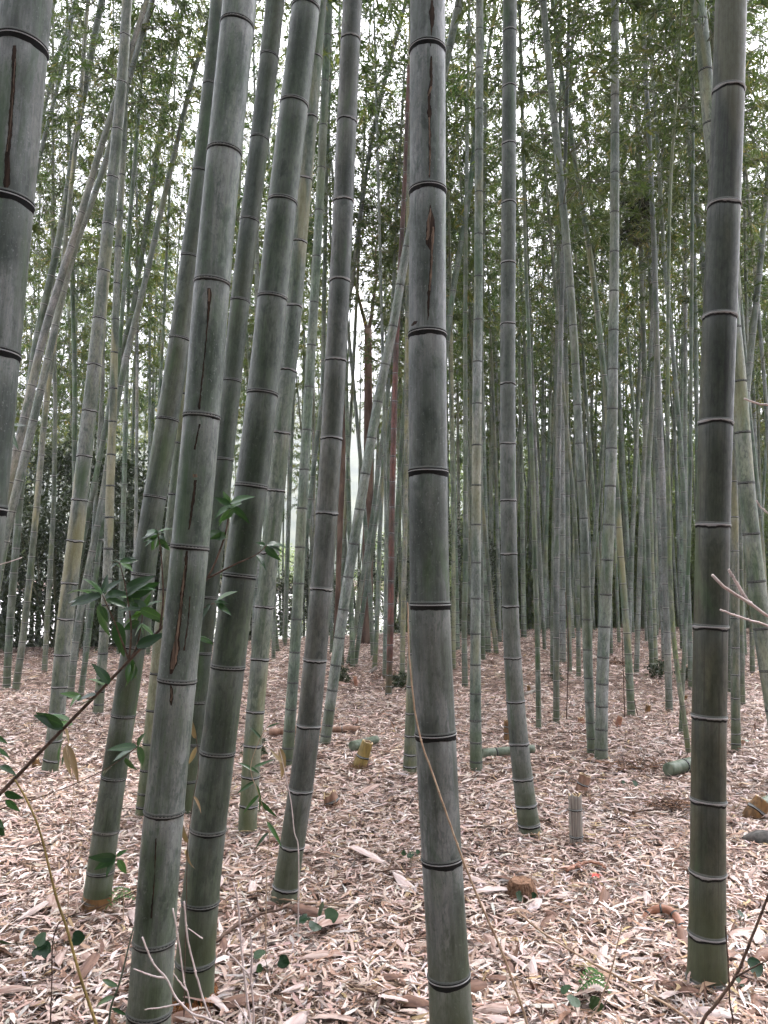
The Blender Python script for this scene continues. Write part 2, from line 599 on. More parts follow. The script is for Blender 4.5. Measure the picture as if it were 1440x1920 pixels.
def node_mesh(kind, seed):
    """collar round a culm of radius 1, axis z; scaled to fit"""
    rs = np.random.default_rng(seed)
    seg = 36
    th = np.arange(seg) / seg * 2 * math.pi

    def wob(a, f):
        return sum(a / (k + 1) * math.cos(rs.uniform(0, 6.28)) * np.sin(th * (k + 1) * f + rs.uniform(0, 6.28)) for k in range(4))
    if kind == 'band':
        prof = [(-0.23, 0.985, 0), (-0.21, 1.005, 0), (-0.06, 1.008, 0), (-0.015, 1.036, 1), (0.02, 1.046, 1), (0.04, 1.020, 0), (0.075, 1.022, 0), (0.10, 1.034, 2), (0.19, 1.004, 2), (0.21, 0.98, 2)]
        lo, amp = 2, 0.035
    elif kind == 'ridge':
        prof = [(-0.12, 0.985, 0), (-0.10, 1.003, 0), (-0.045, 1.006, 2), (-0.01, 1.030, 1), (0.012, 1.036, 2), (0.03, 1.010, 0), (0.055, 1.010, 0), (0.075, 1.026, 2), (0.10, 1.022, 2), (0.17, 1.003, 2), (0.19, 0.98, 2)]
        lo, amp = 2, 0.03
    else:
        prof = [(-0.20, 0.985, 0), (-0.17, 1.008, 0), (-0.06, 1.014, 1), (-0.02, 1.055, 1), (0.03, 1.062, 1), (0.055, 1.030, 2), (0.09, 1.034, 2), (0.15, 1.006, 2), (0.17, 0.98, 2)]
        lo, amp = 3, 0.05
    V, mats = [], []
    low = wob(amp, 3) + (rs.random(seg) - 0.5) * amp
    tilt = 0.02 * np.sin(th + rs.uniform(0, 6.28))
    for i, (z, r, m) in enumerate(prof):
        zz = np.full(seg, z) + tilt + (low if i < lo else 0)
        rr = r + (rs.random(seg) - 0.5) * (0.03 if (kind == 'crust' and m == 1) else 0.006)
        V.append(np.stack([rr * np.cos(th), rr * np.sin(th), zz], -1))
        mats.append(m)
    n = len(prof)
    i = np.arange(n - 1)[:, None] * seg
    j = np.arange(seg)[None, :]
    jn = (j + 1) % seg
    F = np.stack([i + j, i + jn, i + seg + jn, i + seg + j], -1).reshape(-1, 4)
    me = mk_mesh('node_ring', np.concatenate(V), [F])
    me.polygons.foreach_set('material_index', np.repeat(mats[:-1], seg).astype(np.int32))
    for k in ('node_dark', 'node_pale', 'node_grey'):
        me.materials.append(M[k])
    return me


NODES = {k: [node_mesh(k, 50 + i) for i in range(4)] for k in ('band', 'ridge', 'crust')}
CULMS = {}


def build_culm(label, base, path, rad, group=None, col=(0.20, 0.25, 0.20), straw=0.15, nodes=None, seg=12,
               rings=None, crown=None, crown_f=0.5, H=None, foot=True, name='bamboo', crown_col=(1, 1, 1), rs=random, wax=None, streak=None):
    """path: world points from the ground up; rad: radii there"""
    path = np.asarray(path, float)
    rad = np.asarray(rad, float)
    base = np.asarray(base, float)
    # extend to the full height
    if H is not None and path[-1, 2] < H:
        d = path[-1] - path[-2]
        if len(path) > 2:
            d = path[-1] - path[-3]
        d = d / max(d[2], 1e-6)
        z = np.arange(path[-1, 2] + 0.6, H, 0.6)
        t = z - path[-1, 2]
        ext = path[-1] + np.stack([d[0] * (t * 0.96), d[1] * t * 0.96, t], -1)
        if len(ext):
            r1 = rad[-1]
            # keep tapering
            tt = t / (H - path[-1, 2])
            rext = r1 * (1 - tt) ** 0.8 + 0.004
            path = np.vstack([path, ext])
            rad = np.concatenate([rad, rext])
    # resample and smooth
    dl = np.concatenate([[0], np.cumsum(np.linalg.norm(np.diff(path, axis=0), axis=1))])
    s = np.arange(0, dl[-1], 0.06)
    Ps = np.stack([np.interp(s, dl, path[:, k]) for k in range(3)], -1)
    Rs = np.interp(s, dl, rad)
    kw = 9
    pad_a = Ps[0] + (Ps[0] - Ps[kw:0:-1])
    pad_b = Ps[-1] + (Ps[-1] - Ps[-2:-kw - 2:-1])
    E = np.vstack([pad_a, Ps, pad_b])
    w = np.hanning(2 * kw + 3)[1:-1]
    w /= w.sum()
    Ps = np.stack([np.convolve(E[:, k], w, 'valid') for k in range(3)], -1)
    Er = np.concatenate([np.full(kw, Rs[0]), Rs, np.full(kw, Rs[-1])])
    Rs = np.convolve(Er, w, 'valid')
    # node arc-lengths
    if nodes is None:
        ns, q, k = [], 0.05 + 0.06 * rs.random(), 0
        scale = 0.75 + 5.0 * float(np.mean(Rs[:40]))
        while q < s[-1]:
            ns.append(q)
            q += (0.06 + 0.36 * (1 - math.exp(-(k + 0.6) / 6.5))) * scale * (0.95 + 0.1 * rs.random())
            k += 1
        ns = np.array(ns)
    else:
        ns = np.sort(np.interp(nodes, Ps[:, 2], s))
        # fill in below and above the given ones
        lo = []
        q, gap = ns[0], ns[1] - ns[0]
        while q > 0.05:
            gap = max(0.05, gap * 0.86)
            q -= gap
            if q > 0.03:
                lo.append(q)
        hi, q, gap = [], ns[-1], ns[-1] - ns[-2]
        while q < s[-1]:
            q += gap * (0.97 + 0.05 * rs.random())
            hi.append(q)
        ns = np.concatenate([lo[::-1], ns, [h for h in hi if h < s[-1]]])
    # rings of the stem mesh
    if seg >= 16:
        offs = [(-0.9, 0), (-0.35, 0.004), (-0.30, -0.004), (-0.05, 0.0), (0.0, 0.028), (0.06, 0.02), (0.16, 0.018), (0.4, 0.0)]
    elif seg >= 10:
        offs = [(-0.5, 0), (-0.30, 0.01), (-0.06, 0.02), (0.02, 0.05), (0.16, 0.02), (0.35, 0.0)]
    else:
        offs = [(-0.4, 0), (-0.05, 0.03), (0.03, 0.05), (0.3, 0.0)]
    S, BUL = [0.0], [0.0]
    for i, a in enumerate(ns):
        r = np.interp(a, s, Rs)
        nxt = ns[i + 1] if i + 1 < len(ns) else s[-1]
        for o_, b_ in offs:
            q = a + o_ * r
            if S[-1] + 1e-4 < q < s[-1] - 1e-3:
                S.append(q); BUL.append(b_)
        for f in ((0.35, 0.65) if seg >= 16 else (0.5,)):
            q = a + (nxt - a) * f
            if S[-1] + 1e-4 < q < s[-1] - 1e-3:
                S.append(q); BUL.append(0.0)
    S.append(s[-1]); BUL.append(0.0)
    S = np.array(S); BUL = np.array(BUL)
    P = np.stack([np.interp(S, s, Ps[:, k]) for k in range(3)], -1)
    R0 = np.interp(S, s, Rs)
    if foot:
        R0 = R0 * (1 + 0.10 * np.exp(-S / 0.12))
    R = R0 * (1 + BUL)
    T, A, B = frames(Ps)
    Ti = np.stack([np.interp(S, s, T[:, k]) for k in range(3)], -1)
    Ai = np.stack([np.interp(S, s, A[:, k]) for k in range(3)], -1)
    Ai /= np.linalg.norm(Ai, axis=1)[:, None]
    Bi = np.cross(Ti, Ai)
    Bi /= np.linalg.norm(Bi, axis=1)[:, None]
    th = np.arange(seg) / seg * 2 * math.pi
    V = P[:, None, :] + R[:, None, None] * (np.cos(th)[None, :, None] * Ai[:, None, :] + np.sin(th)[None, :, None] * Bi[:, None, :])
    n = len(P)
    ii = np.arange(n - 1)[:, None] * seg
    jj = np.arange(seg)[None, :]
    jn = (jj + 1) % seg
    F = np.stack([ii + jj, ii + jn, ii + seg + jn, ii + seg + jj], -1).reshape(-1, 4)
    base_ = base.copy()
    me = mk_mesh('stem', V.reshape(-1, 3) - base_, [F])
    cc = np.stack([np.broadcast_to(R0[:, None] * np.cos(th), (n, seg)), np.broadcast_to(R0[:, None] * np.sin(th), (n, seg)), np.broadcast_to(S[:, None], (n, seg))], -1)
    attr(me, 'cc', 'FLOAT_VECTOR', cc)
    if len(ns):
        dn = S[:, None] - ns[None, :]
        k = np.abs(dn).argmin(1)
        near = dn[np.arange(n), k] / R0
    else:
        near = np.full(n, 9.0)
    attr(me, 'nda', 'FLOAT', np.repeat(np.abs(near) * (1.0 if seg >= 16 else 0.6), seg))
    attr(me, 'nsg', 'FLOAT', np.repeat(np.where(near < -0.01, -1.0, 1.0), seg))
    attr(me, 'ht', 'FLOAT', np.repeat(S, seg))
    root = thing(name, label, 'bamboo', base_, group)
    st = obj('stem', me, M['bamboo'], root)
    st.color = (*col, straw)
    st['wax'] = wax if wax is not None else rs.uniform(0.15, 0.85)
    st['streak'] = streak if streak is not None else rs.uniform(0.1, 0.6)
    # collars
    if rings:
        for i, a in enumerate(ns):
            p = np.array([np.interp(a, s, Ps[:, k]) for k in range(3)])
            if p[2] > base_[2] + rings[1]:
                continue
            r = np.interp(a, S, R0)
            t = np.array([np.interp(a, s, T[:, k]) for k in range(3)])
            rot = Vector((0, 0, 1)).rotation_difference(Vector(t)).to_matrix().to_4x4() @ Matrix.Rotation(rs.random() * 6.28, 4, 'Z')
            if a < 0.45 and rs.random() < 0.6:
                rot = rot @ Matrix.Rotation(rs.uniform(-0.16, 0.16), 4, 'X')
            o = obj('node_ring', NODES[rings[0]][i % 4], None, st)
            o.matrix_local = Matrix.Translation(Vector(p - base_)) @ rot @ Matrix.Scale(r * 1.012, 4)
    if crown is not None:
        c0 = crown_f * s[-1]
        p = np.array([np.interp(c0, s, Ps[:, k]) for k in range(3)])
        t = Ps[-1] - p
        ln = np.linalg.norm(t)
        rot = Vector((0, 0, 1)).rotation_difference(Vector(t / ln)).to_matrix().to_4x4() @ Matrix.Rotation(rs.random() * 6.28, 4, 'Z')
        o = obj('crown', crown, None, root)
        sc_ = ln / max(v for v in (crown.get('len', 6.6),))
        o.matrix_local = Matrix.Translation(Vector(p - base_)) @ rot @ Matrix.Diagonal((1, 1, sc_, 1))
        o.color = (*crown_col, 1)
    return root, dict(Ps=Ps, s=s, R=Rs, A=A, B=B, T=T, base=base_)


for c in CROWNS + FAR_CROWNS:
    c['len'] = max(v.co.z for v in c.vertices) * 0.97

GREEN = (0.185, 0.245, 0.180)
GREY = (0.245, 0.265, 0.255)
PALE = (0.310, 0.345, 0.315)
DARK = (0.085, 0.100, 0.085)
FRESH = (0.085, 0.170, 0.055)
OLIVE = (0.19, 0.21, 0.12)
RED = (0.19, 0.058, 0.042)


def culm_px(label, pts, ws, nodes=None, base=None, k=0.0, H=None, crown=True, group=None, **kw):
    """pts: photo pixels from foot to top; ws: [(y, width px)] ; the first point is where it meets the ground"""
    bx, by = base or pts[0]
    b = on_ground(bx, by)
    for _ in range(3):
        b = on_ground(bx, by, float(gz(b[0], b[1])))
    D = b[1] - k * b[2]
    allp = ([base] if base else []) + list(pts)
    W, Rr = [], []
    yy = [w[0] for w in ws][::-1]
    wv = [w[1] for w in ws][::-1]
    for (x, y) in allp:
        p, t = at_dist(x, y, D, k)
        W.append(p)
        Rr.append(np.interp(y, yy, wv) / 2 * t / FPX)
    W = np.array(W)
    W[0][2] -= 0.03
    nz = None
    if nodes:
        nz = [at_dist(allp[0][0], y, D, k)[0][2] for y in nodes]
        # use the x of the path for accuracy
    if H is None:
        H = max(W[-1][2] + 2.0, 10.5 + random.random() * 3.5)
    cr = random.choice(CROWNS) if crown else None
    if 'crown_f' not in kw:
        kw['crown_f'] = max(0.45, 1 - 6.6 / (H * 1.03)) + random.uniform(-0.03, 0.05)
    root, info = build_culm(label, b, W, Rr, group=group, nodes=nz, H=H, crown=cr, **kw)
    CULMS[label] = (root, info, D, k)
    return root, info, D


NEAR = dict(seg=32)
MID = dict(seg=20)
FAR = dict(seg=10, wax=0.75, streak=0.12)
# --- the large ones in front
culm_px('thick grey bamboo cut by the left edge, beside a small green sprig', [(-150, 2120), (-120, 1800), (-80, 1400), (-40, 950), (-15, 670), (13, 380), (48, 0)], [(2120, 104), (670, 94), (0, 92)], nodes=[1500, 1235, 955, 665, 382, 92], col=(0.135, 0.15, 0.14), straw=0.05, rings=('band', 4.2), wax=0.9, streak=0.25, **NEAR)
BIG, BIGI, BIGD = culm_px('thick grey-green bamboo with long brown splits, behind the pale bare twigs', [(270, 2020), (283, 1900), (287, 1760), (306, 1520), (333, 1275), (356, 1025), (380, 780), (396, 530), (421, 285), (445, 45), (450, 0)], [(2020, 84), (1760, 76), (1520, 73), (1275, 71), (1025, 70), (780, 67), (530, 66), (285, 63), (0, 62)], nodes=[1895, 1763, 1521, 1275, 1027, 782, 532, 287, 50], col=(0.14, 0.18, 0.135), straw=0.0, rings=('ridge', 4.5), wax=0.8, streak=0.2, **NEAR)
culm_px('thick dark green bamboo rising from a collar of orange rootlets', [(360, 1885), (365, 1800), (372, 1690), (390, 1555), (408, 1410), (428, 1250), (447, 1078), (474, 910), (492, 738), (512, 558), (528, 378), (553, 195), (573, 15)], [(1885, 76), (1800, 70), (1555, 66), (1250, 63), (910, 60), (558, 55), (15, 52)], nodes=[1800, 1690, 1555, 1410, 1250, 1080, 912, 739, 560, 380, 197, 17], col=(0.062, 0.092, 0.052), straw=0.0, rings=('ridge', 4.8), wax=0.3, streak=0.25, **NEAR)
culm_px('dark green leaning bamboo with amber foot at its base', [(178, 1705), (180, 1690), (188, 1633), (198, 1557), (212, 1457), (232, 1340), (252, 1212), (268, 1075), (290, 930), (315, 785), (338, 635), (357, 482), (378, 322), (397, 160), (410, 0)], [(1705, 50), (1557, 47), (1340, 44), (1075, 43), (785, 41), (482, 36), (0, 30)], nodes=[1688, 1633, 1557, 1457, 1341, 1212, 1077, 932, 787, 636, 483, 324, 162], col=(0.062, 0.092, 0.048), straw=0.1, rings=('ridge', 5.5), wax=0.35, streak=0.35, **NEAR)
culm_px('brownish grey bamboo with crusty pale rings, beside heart-leaved seedlings', [(530, 1690), (532, 1660), (548, 1583), (566, 1480), (580, 1360), (590, 1237), (604, 1103), (613, 962), (622, 822), (629, 676), (638, 527), (644, 378), (650, 228), (657, 75), (661, 0)], [(1690, 46), (1480, 46), (1237, 43), (962, 41), (676, 40), (378, 38), (0, 36)], nodes=[1662, 1584, 1480, 1360, 1237, 1103, 962, 822, 676, 527, 378, 228, 75], col=(0.09, 0.095, 0.082), straw=0.05, rings=('crust', 5.5), wax=0.35, streak=0.4, **NEAR)
CEN, CENI, CEND = culm_px('thickest bluish grey bamboo with a torn brown scar high up', [(850, 1985), (848, 1900), (844, 1830), (826, 1610), (818, 1375), (803, 1134), (804, 886), (800, 628), (803, 358), (801, 95), (802, 0)], [(1985, 82), (1830, 77), (1610, 74), (1375, 77), (1134, 74), (886, 73), (628, 70), (358, 68), (0, 66)], nodes=[1945, 1829, 1610, 1376, 1134, 886, 629, 360, 97], col=(0.135, 0.148, 0.145), straw=0.03, rings=('band', 4.5), wax=0.8, streak=0.25, **NEAR)
culm_px('dark olive bamboo with crusty white rings and fine vertical streaks', [(1325, 1848), (1322, 1833), (1326, 1750), (1328, 1635), (1327, 1500), (1330, 1342), (1332, 1175), (1337, 985), (1341, 793), (1350, 595), (1357, 385), (1367, 170), (1370, 0)], [(1848, 70), (1750, 64), (1500, 62), (985, 60), (595, 60), (170, 56), (0, 55)], nodes=[1835, 1750, 1635, 1500, 1343, 1175, 985, 793, 595, 387, 172], col=(0.062, 0.07, 0.048), straw=0.12, rings=('crust', 5.0), wax=0.05, streak=1.0, **NEAR)
culm_px('slender-necked grey bamboo curving at its foot beside two cut stumps', [(996, 1566), (991, 1545), (985, 1508), (978, 1458), (973, 1392), (966, 1313), (960, 1232), (956, 1135), (954, 1038), (953, 938), (952, 832), (952, 720), (952, 608), (953, 494), (954, 380), (954, 270), (955, 163), (956, 0)], [(1566, 40), (1392, 36), (1232, 32), (938, 30), (608, 28), (0, 26)], nodes=[1545, 1508, 1458, 1393, 1314, 1232, 1136, 1038, 938, 832, 720, 608, 494, 381, 271, 164, 60], col=(0.125, 0.14, 0.125), straw=0.03, rings=('crust', 6.5), wax=0.45, streak=0.35, **MID)
culm_px('grey-green bamboo half hidden behind the dark one with orange rootlets', [(463, 1562), (470, 1440), (478, 1340), (490, 1200), (505, 1050), (517, 930), (528, 800), (540, 690), (553, 560), (563, 430), (572, 330), (585, 200), (600, 0)], [(1562, 33), (1340, 34), (930, 34), (690, 33), (430, 29), (0, 24)], nodes=[1510, 1455, 1397, 1333, 1235, 1137, 1037, 920, 812, 695, 575, 455, 337, 221], col=(0.185, 0.22, 0.16), straw=0.35, rings=('crust', 6.5), wax=0.5, streak=0.3, **MID)
culm_px('tall dark bamboo squeezed between two thick split and green bamboos', [(345, 1525), (362, 1380), (376, 1250), (390, 1120), (405, 1000), (420, 862), (434, 715), (450, 565), (468, 415), (487, 262), (505, 110), (516, 0)], [(1525, 37), (1000, 36), (715, 36), (415, 36), (0, 35)], nodes=[1120, 1000, 862, 715, 565, 415, 262, 108], col=(0.065, 0.092, 0.06), straw=0.05, rings=('ridge', 6.5), wax=0.22, streak=0.2, **MID)
culm_px('thin bamboo hugging the left side of the split grey bamboo', [(265, 1533), (272, 1473), (281, 1380), (291, 1280), (303, 1150), (313, 1057), (325, 940), (335, 840), (345, 740), (358, 600), (372, 440)], [(1533, 24), (440, 17)], col=(0.17, 0.20, 0.14), straw=0.25, rings=('band', 5.0), **MID)
# --- middle distance
culm_px('pale green bamboo with yellow bands standing by a fallen log', [(893, 1446), (892, 1390), (891, 1300), (892, 1170), (893, 960), (894, 760), (897, 560), (898, 350), (899, 140), (899, 0)], [(1446, 23), (1170, 19), (600, 17), (0, 14)], nodes=[1427, 1391, 1351, 1300, 1246, 1188, 1122, 1055, 984, 910, 835, 757, 679, 600, 519, 440, 361, 283, 207, 130, 56], col=PALE, straw=0.32, rings=('ridge', 7.5), wax=0.7, streak=0.1, **MID)
culm_px('pale grey-green bamboo touching its thinner twin at the foot', [(1127, 1427), (1128, 1300), (1133, 1180), (1141, 1000), (1147, 840), (1149, 700), (1152, 500), (1153, 300), (1153, 100), (1153, 0)], [(1427, 23), (1180, 22), (840, 20), (500, 17), (0, 14)], nodes=[1404, 1367, 1324, 1282, 1232, 1175, 1115, 1050, 984, 912, 841, 767, 693, 620, 547, 473, 399, 325, 252, 180, 111, 43], col=PALE, straw=0.12, rings=('ridge', 7.5), wax=0.85, streak=0.1, **MID)
culm_px('thinner leaning bamboo touching its pale twin at the foot', [(1110, 1416), (1104, 1290), (1100, 1175), (1096, 1000), (1087, 860), (1078, 660), (1065, 480), (1050, 330), (1035, 180), (1018, 0)], [(1416, 16), (1175, 18), (860, 15), (330, 14), (0, 12)], col=(0.21, 0.25, 0.20), straw=0.12, rings=('ridge', 7.5), wax=0.7, streak=0.1, **MID)
culm_px('straw-coloured bamboo foot half hidden behind the thickest grey bamboo', [(768, 1449), (772, 1340), (775, 1240), (778, 1100), (788, 800), (800, 400), (808, 0)], [(1449, 25), (1100, 20), (0, 14)], col=(0.25, 0.25, 0.18), straw=0.7, rings=('crust', 4.5), **MID)
culm_px('strongly slanting pale bamboo passing behind the thickest one', [(608, 1396), (625, 1280), (645, 1130), (665, 1010), (690, 860), (712, 730), (735, 630), (757, 490), (778, 390), (808, 250), (838, 110), (862, 0)], [(1396, 20), (1130, 20), (860, 18), (500, 16), (0, 14)], col=PALE, straw=0.08, rings=('ridge', 8.0), wax=0.9, streak=0.05, **MID)
culm_px('greenish bamboo with dark cracks just left of the brownish crusty one', [(537, 1437), (545, 1340), (549, 1280), (558, 1140), (563, 1010), (572, 860), (580, 710), (590, 550), (599, 390), (606, 240), (612, 100), (617, 0)], [(1437, 22), (1140, 20), (710, 18), (240, 15), (0, 14)], col=(0.20, 0.27, 0.19), straw=0.15, rings=('ridge', 8.0), wax=0.6, streak=0.4, **MID)
culm_px('reddish brown dead bamboo among the green ones', [(728, 1306), (732, 1200), (734, 1000), (737, 860), (741, 700), (745, 600), (751, 480), (757, 380), (763, 230), (767, 120)], [(1306, 12), (860, 11), (120, 7)], col=RED, straw=0.0, wax=0.1, streak=0.5, rings=('crust', 8.0), crown=False, H=8.6, **MID)
culm_px('straw-patched pale bamboo crossed behind by slanting culms', [(92, 1449), (105, 1370), (112, 1280), (122, 1160), (135, 1060), (150, 940), (158, 850), (168, 770), (178, 680), (190, 560), (202, 430), (212, 330), (220, 240), (230, 150), (238, 0)], [(1449, 28), (1160, 29), (940, 29), (680, 25), (330, 20), (0, 18)], nodes=[1425, 1388, 1336, 1287, 1227, 1160, 1093, 1014, 937, 855, 770, 684, 597, 508, 421, 333, 243, 155, 67], col=(0.26, 0.27, 0.215), straw=0.45, rings=('crust', 7.5), **MID)
culm_px('pale straight bamboo behind the broad-leaved sapling', [(183, 1341), (190, 1270), (197, 1160), (203, 1040), (207, 900), (212, 760), (215, 640), (221, 480), (228, 340), (234, 200), (242, 0)], [(1341, 18), (1040, 17), (640, 13), (0, 10)], col=(0.25, 0.26, 0.22), straw=0.45, rings=('band', 7.5), **MID)
culm_px('slanting grey bamboo crossing behind the straw-patched one', [(130, 1312), (144, 1182), (155, 1115), (169, 1052), (183, 988), (200, 887), (218, 760), (243, 640), (267, 550), (297, 417), (320, 317), (353, 177), (393, 33)], [(1312, 14), (887, 12), (317, 10), (33, 8)], col=(0.21, 0.24, 0.20), straw=0.2, **FAR)
culm_px('vivid green young bamboo behind the broad-leaved sapling', [(150, 1308), (164, 1210), (172, 1138), (183, 1052), (194, 960), (206, 860), (218, 740), (228, 600)], [(1308, 11), (600, 8)], col=FRESH, straw=0.0, **FAR)
culm_px('white-powdered bamboo slanting from behind the edge bamboo, outer of two', [(-70, 1335), (-50, 1230), (-20, 1060), (20, 890), (43, 800), (63, 707), (80, 633), (110, 533), (140, 443), (167, 350), (187, 283), (207, 220), (247, 90), (275, 0)], [(1335, 18), (800, 16), (443, 13), (0, 9)], col=(0.33, 0.31, 0.29), straw=0.3, **FAR)
culm_px('white-powdered bamboo slanting from behind the edge bamboo, inner of two', [(-45, 1325), (-20, 1180), (3, 1040), (17, 973), (30, 923), (43, 873), (58, 807), (72, 750), (100, 627), (133, 483), (157, 417), (180, 360), (203, 287), (240, 157), (257, 93), (287, 0)], [(1325, 18), (873, 16), (483, 12), (0, 9)], col=(0.30, 0.32, 0.29), straw=0.2, **FAR)
culm_px('yellowish bamboo in front of the dark evergreen shrubs', [(28, 1297), (40, 1223), (50, 1140), (60, 1040), (70, 940), (78, 840), (90, 723), (103, 633), (112, 560), (128, 400), (150, 200), (165, 0)], [(1297, 13), (840, 11), (0, 7)], col=(0.25, 0.25, 0.18), straw=0.6, **FAR)
culm_px('grey-green bamboo beside the edge bamboo, leaning right', [(12, 1292), (18, 1180), (28, 1050), (40, 900), (52, 760), (65, 650), (80, 583), (100, 500), (117, 417), (133, 317), (147, 227), (163, 150), (177, 67), (192, 0)], [(1292, 14), (650, 13), (0, 12)], col=(0.15, 0.19, 0.13), straw=0.1, **FAR)
culm_px('green slanting bamboo behind the straw-patched one', [(122, 1240), (140, 1110), (157, 1007), (167, 957), (187, 857), (200, 790), (230, 640), (243, 617), (257, 533), (273, 440), (287, 350), (300, 260), (313, 183), (330, 90), (345, 0)], [(1240, 10), (857, 10), (0, 8)], col=(0.10, 0.17, 0.08), straw=0.05, **FAR)
for i, (pp, c_) in enumerate([
    ([(-40, 1260), (-10, 900), (20, 560), (77, 227), (103, 123), (127, 50), (143, 0)], GREEN),
    ([(-60, 1275), (-20, 900), (30, 500), (67, 333), (80, 267), (97, 207), (117, 127), (140, 10)], GREY),
    ([(-30, 1250), (10, 800), (50, 350), (92, 50), (103, 0)], GREEN),
    ([(142, 1238), (140, 1000), (140, 700), (130, 300), (128, 100)], FRESH),
    ([(83, 1262), (92, 1100), (101, 950), (104, 760), (100, 600)], OLIVE)]):
    culm_px('thin bamboo rising among the slanting culms by the dark shrubs', pp, [(pp[0][1], 10), (pp[-1][1], 7)], col=c_, straw=0.1, group='thin bamboos by the dark shrubs', **FAR)
# --- centre, farther
culm_px('thin bamboo right behind the cracked greenish one', [(556, 1258), (565, 1100), (585, 900), (605, 740), (608, 533), (613, 300), (618, 150)], [(1258, 10), (150, 7)], col=GREEN, **FAR)
culm_px('dark slanting bamboo against the bright gap by the bare tree', [(585, 1262), (604, 1000), (625, 780), (645, 610), (662, 517), (670, 450), (680, 367), (693, 283), (713, 183), (740, 83), (762, 0)], [(1262, 10), (517, 9), (0, 7)], col=(0.075, 0.10, 0.07), **FAR)
culm_px('yellow bamboo between the red culm and the thickest grey bamboo', [(754, 1285), (755, 1223), (757, 1107), (760, 973), (762, 840), (763, 640), (765, 400), (768, 100)], [(1285, 10), (973, 9), (100, 6)], col=(0.26, 0.25, 0.13), straw=0.5, **FAR)
culm_px('thin pale bamboo just beside the reddish brown one', [(721, 1274), (722, 1207), (724, 1073), (724, 970), (722, 873), (720, 757), (716, 600), (712, 450)], [(1274, 8), (450, 5)], col=PALE, **FAR)
for pp in ([(652, 1244), (662, 1207), (673, 1123), (687, 1040), (700, 957), (713, 853), (730, 720), (748, 560)],
           [(665, 1248), (674, 1190), (688, 1090), (700, 1010), (716, 900), (735, 760), (750, 620)]):
    culm_px('one of two parallel thin bamboos slanting in front of the reddish tree trunk', pp, [(pp[0][1], 9), (pp[-1][1], 7)], col=GREEN, straw=0.2, group='parallel slanting thin bamboos', **FAR)
culm_px('vertical thin bamboo standing left of the pale banded one', [(872, 1290), (870, 1173), (873, 1073), (873, 900), (873, 773), (872, 640), (873, 483), (876, 250), (880, 0)], [(1290, 11), (640, 8), (0, 6)], col=(0.14, 0.19, 0.11), straw=0.1, **FAR)
culm_px('fresh green bamboo leaning out behind the thickest grey one', [(790, 1265), (805, 1000), (822, 780), (840, 617), (850, 540), (863, 467), (880, 367), (890, 267), (902, 130), (908, 0)], [(1265, 12), (540, 11), (0, 8)], col=(0.10, 0.20, 0.10), **FAR)
culm_px('olive bamboo with a brown foot left of the slender-necked one', [(931, 1226), (922, 1140), (915, 1060), (905, 950), (896, 800)], [(1226, 9), (800, 6)], col=OLIVE, straw=0.4, **FAR)
# --- right side
culm_px('thin straight green bamboo right of the slender-necked one', [(1010, 1369), (1009, 1273), (1007, 1173), (1003, 1040), (1000, 923), (995, 790), (992, 640), (987, 533), (983, 400), (980, 250)], [(1369, 10), (250, 6)], col=(0.13, 0.20, 0.10), **FAR)
culm_px('brownish grey thin bamboo beside a thinner vertical one', [(1043, 1356), (1043, 1207), (1043, 1073), (1046, 923), (1048, 780), (1051, 640), (1054, 540), (1060, 300)], [(1356, 12), (923, 11), (300, 7)], col=(0.17, 0.175, 0.155), **FAR)
culm_px('yellow-banded green bamboo bending behind the touching twins', [(1184, 1343), (1180, 1267), (1177, 1207), (1172, 1140), (1165, 1057), (1160, 990), (1157, 923), (1148, 840), (1137, 757), (1130, 673), (1118, 567), (1107, 483), (1097, 417), (1083, 333), (1070, 250), (1055, 150), (1035, 0)], [(1343, 15), (990, 12), (567, 11), (0, 8)], col=(0.15, 0.22, 0.11), straw=0.5, **FAR)
culm_px('white-powdered thin bamboo crossing the straight ranks', [(1193, 1263), (1197, 1140), (1200, 1040), (1205, 907), (1212, 773), (1220, 657), (1228, 520)], [(1263, 10), (520, 7)], col=(0.33, 0.34, 0.31), **FAR)
culm_px('grey bamboo leaning left from beside a yellow-green curved one', [(1255, 1336), (1250, 1173), (1247, 1040), (1242, 907), (1235, 757), (1231, 640), (1227, 467), (1222, 367), (1217, 250), (1210, 133), (1207, 0)], [(1336, 13), (1040, 13), (467, 10), (0, 8)], col=(0.23, 0.24, 0.23), **FAR)
culm_px('yellow-green thin bamboo curving at its foot by the cut log', [(1292, 1416), (1283, 1340), (1270, 1267), (1260, 1173), (1255, 1040), (1252, 873), (1252, 640), (1253, 533), (1255, 400), (1260, 283), (1270, 167), (1275, 60)], [(1416, 10), (873, 8), (60, 5)], col=(0.24, 0.29, 0.11), straw=0.2, **FAR)
culm_px('smooth dark green thin bamboo tilted in front of the pale ranks', [(1276, 1376), (1281, 1267), (1290, 1073), (1294, 907), (1296, 640), (1298, 400), (1300, 200), (1300, 0)], [(1376, 8), (640, 7), (0, 5)], col=(0.045, 0.105, 0.035), **FAR)
culm_px('grey thin bamboo leaning behind the yellow-green curved one', [(1296, 1292), (1293, 1173), (1287, 1040), (1282, 923), (1273, 790), (1260, 640), (1245, 480), (1235, 300)], [(1292, 10), (300, 7)], col=GREEN, **FAR)
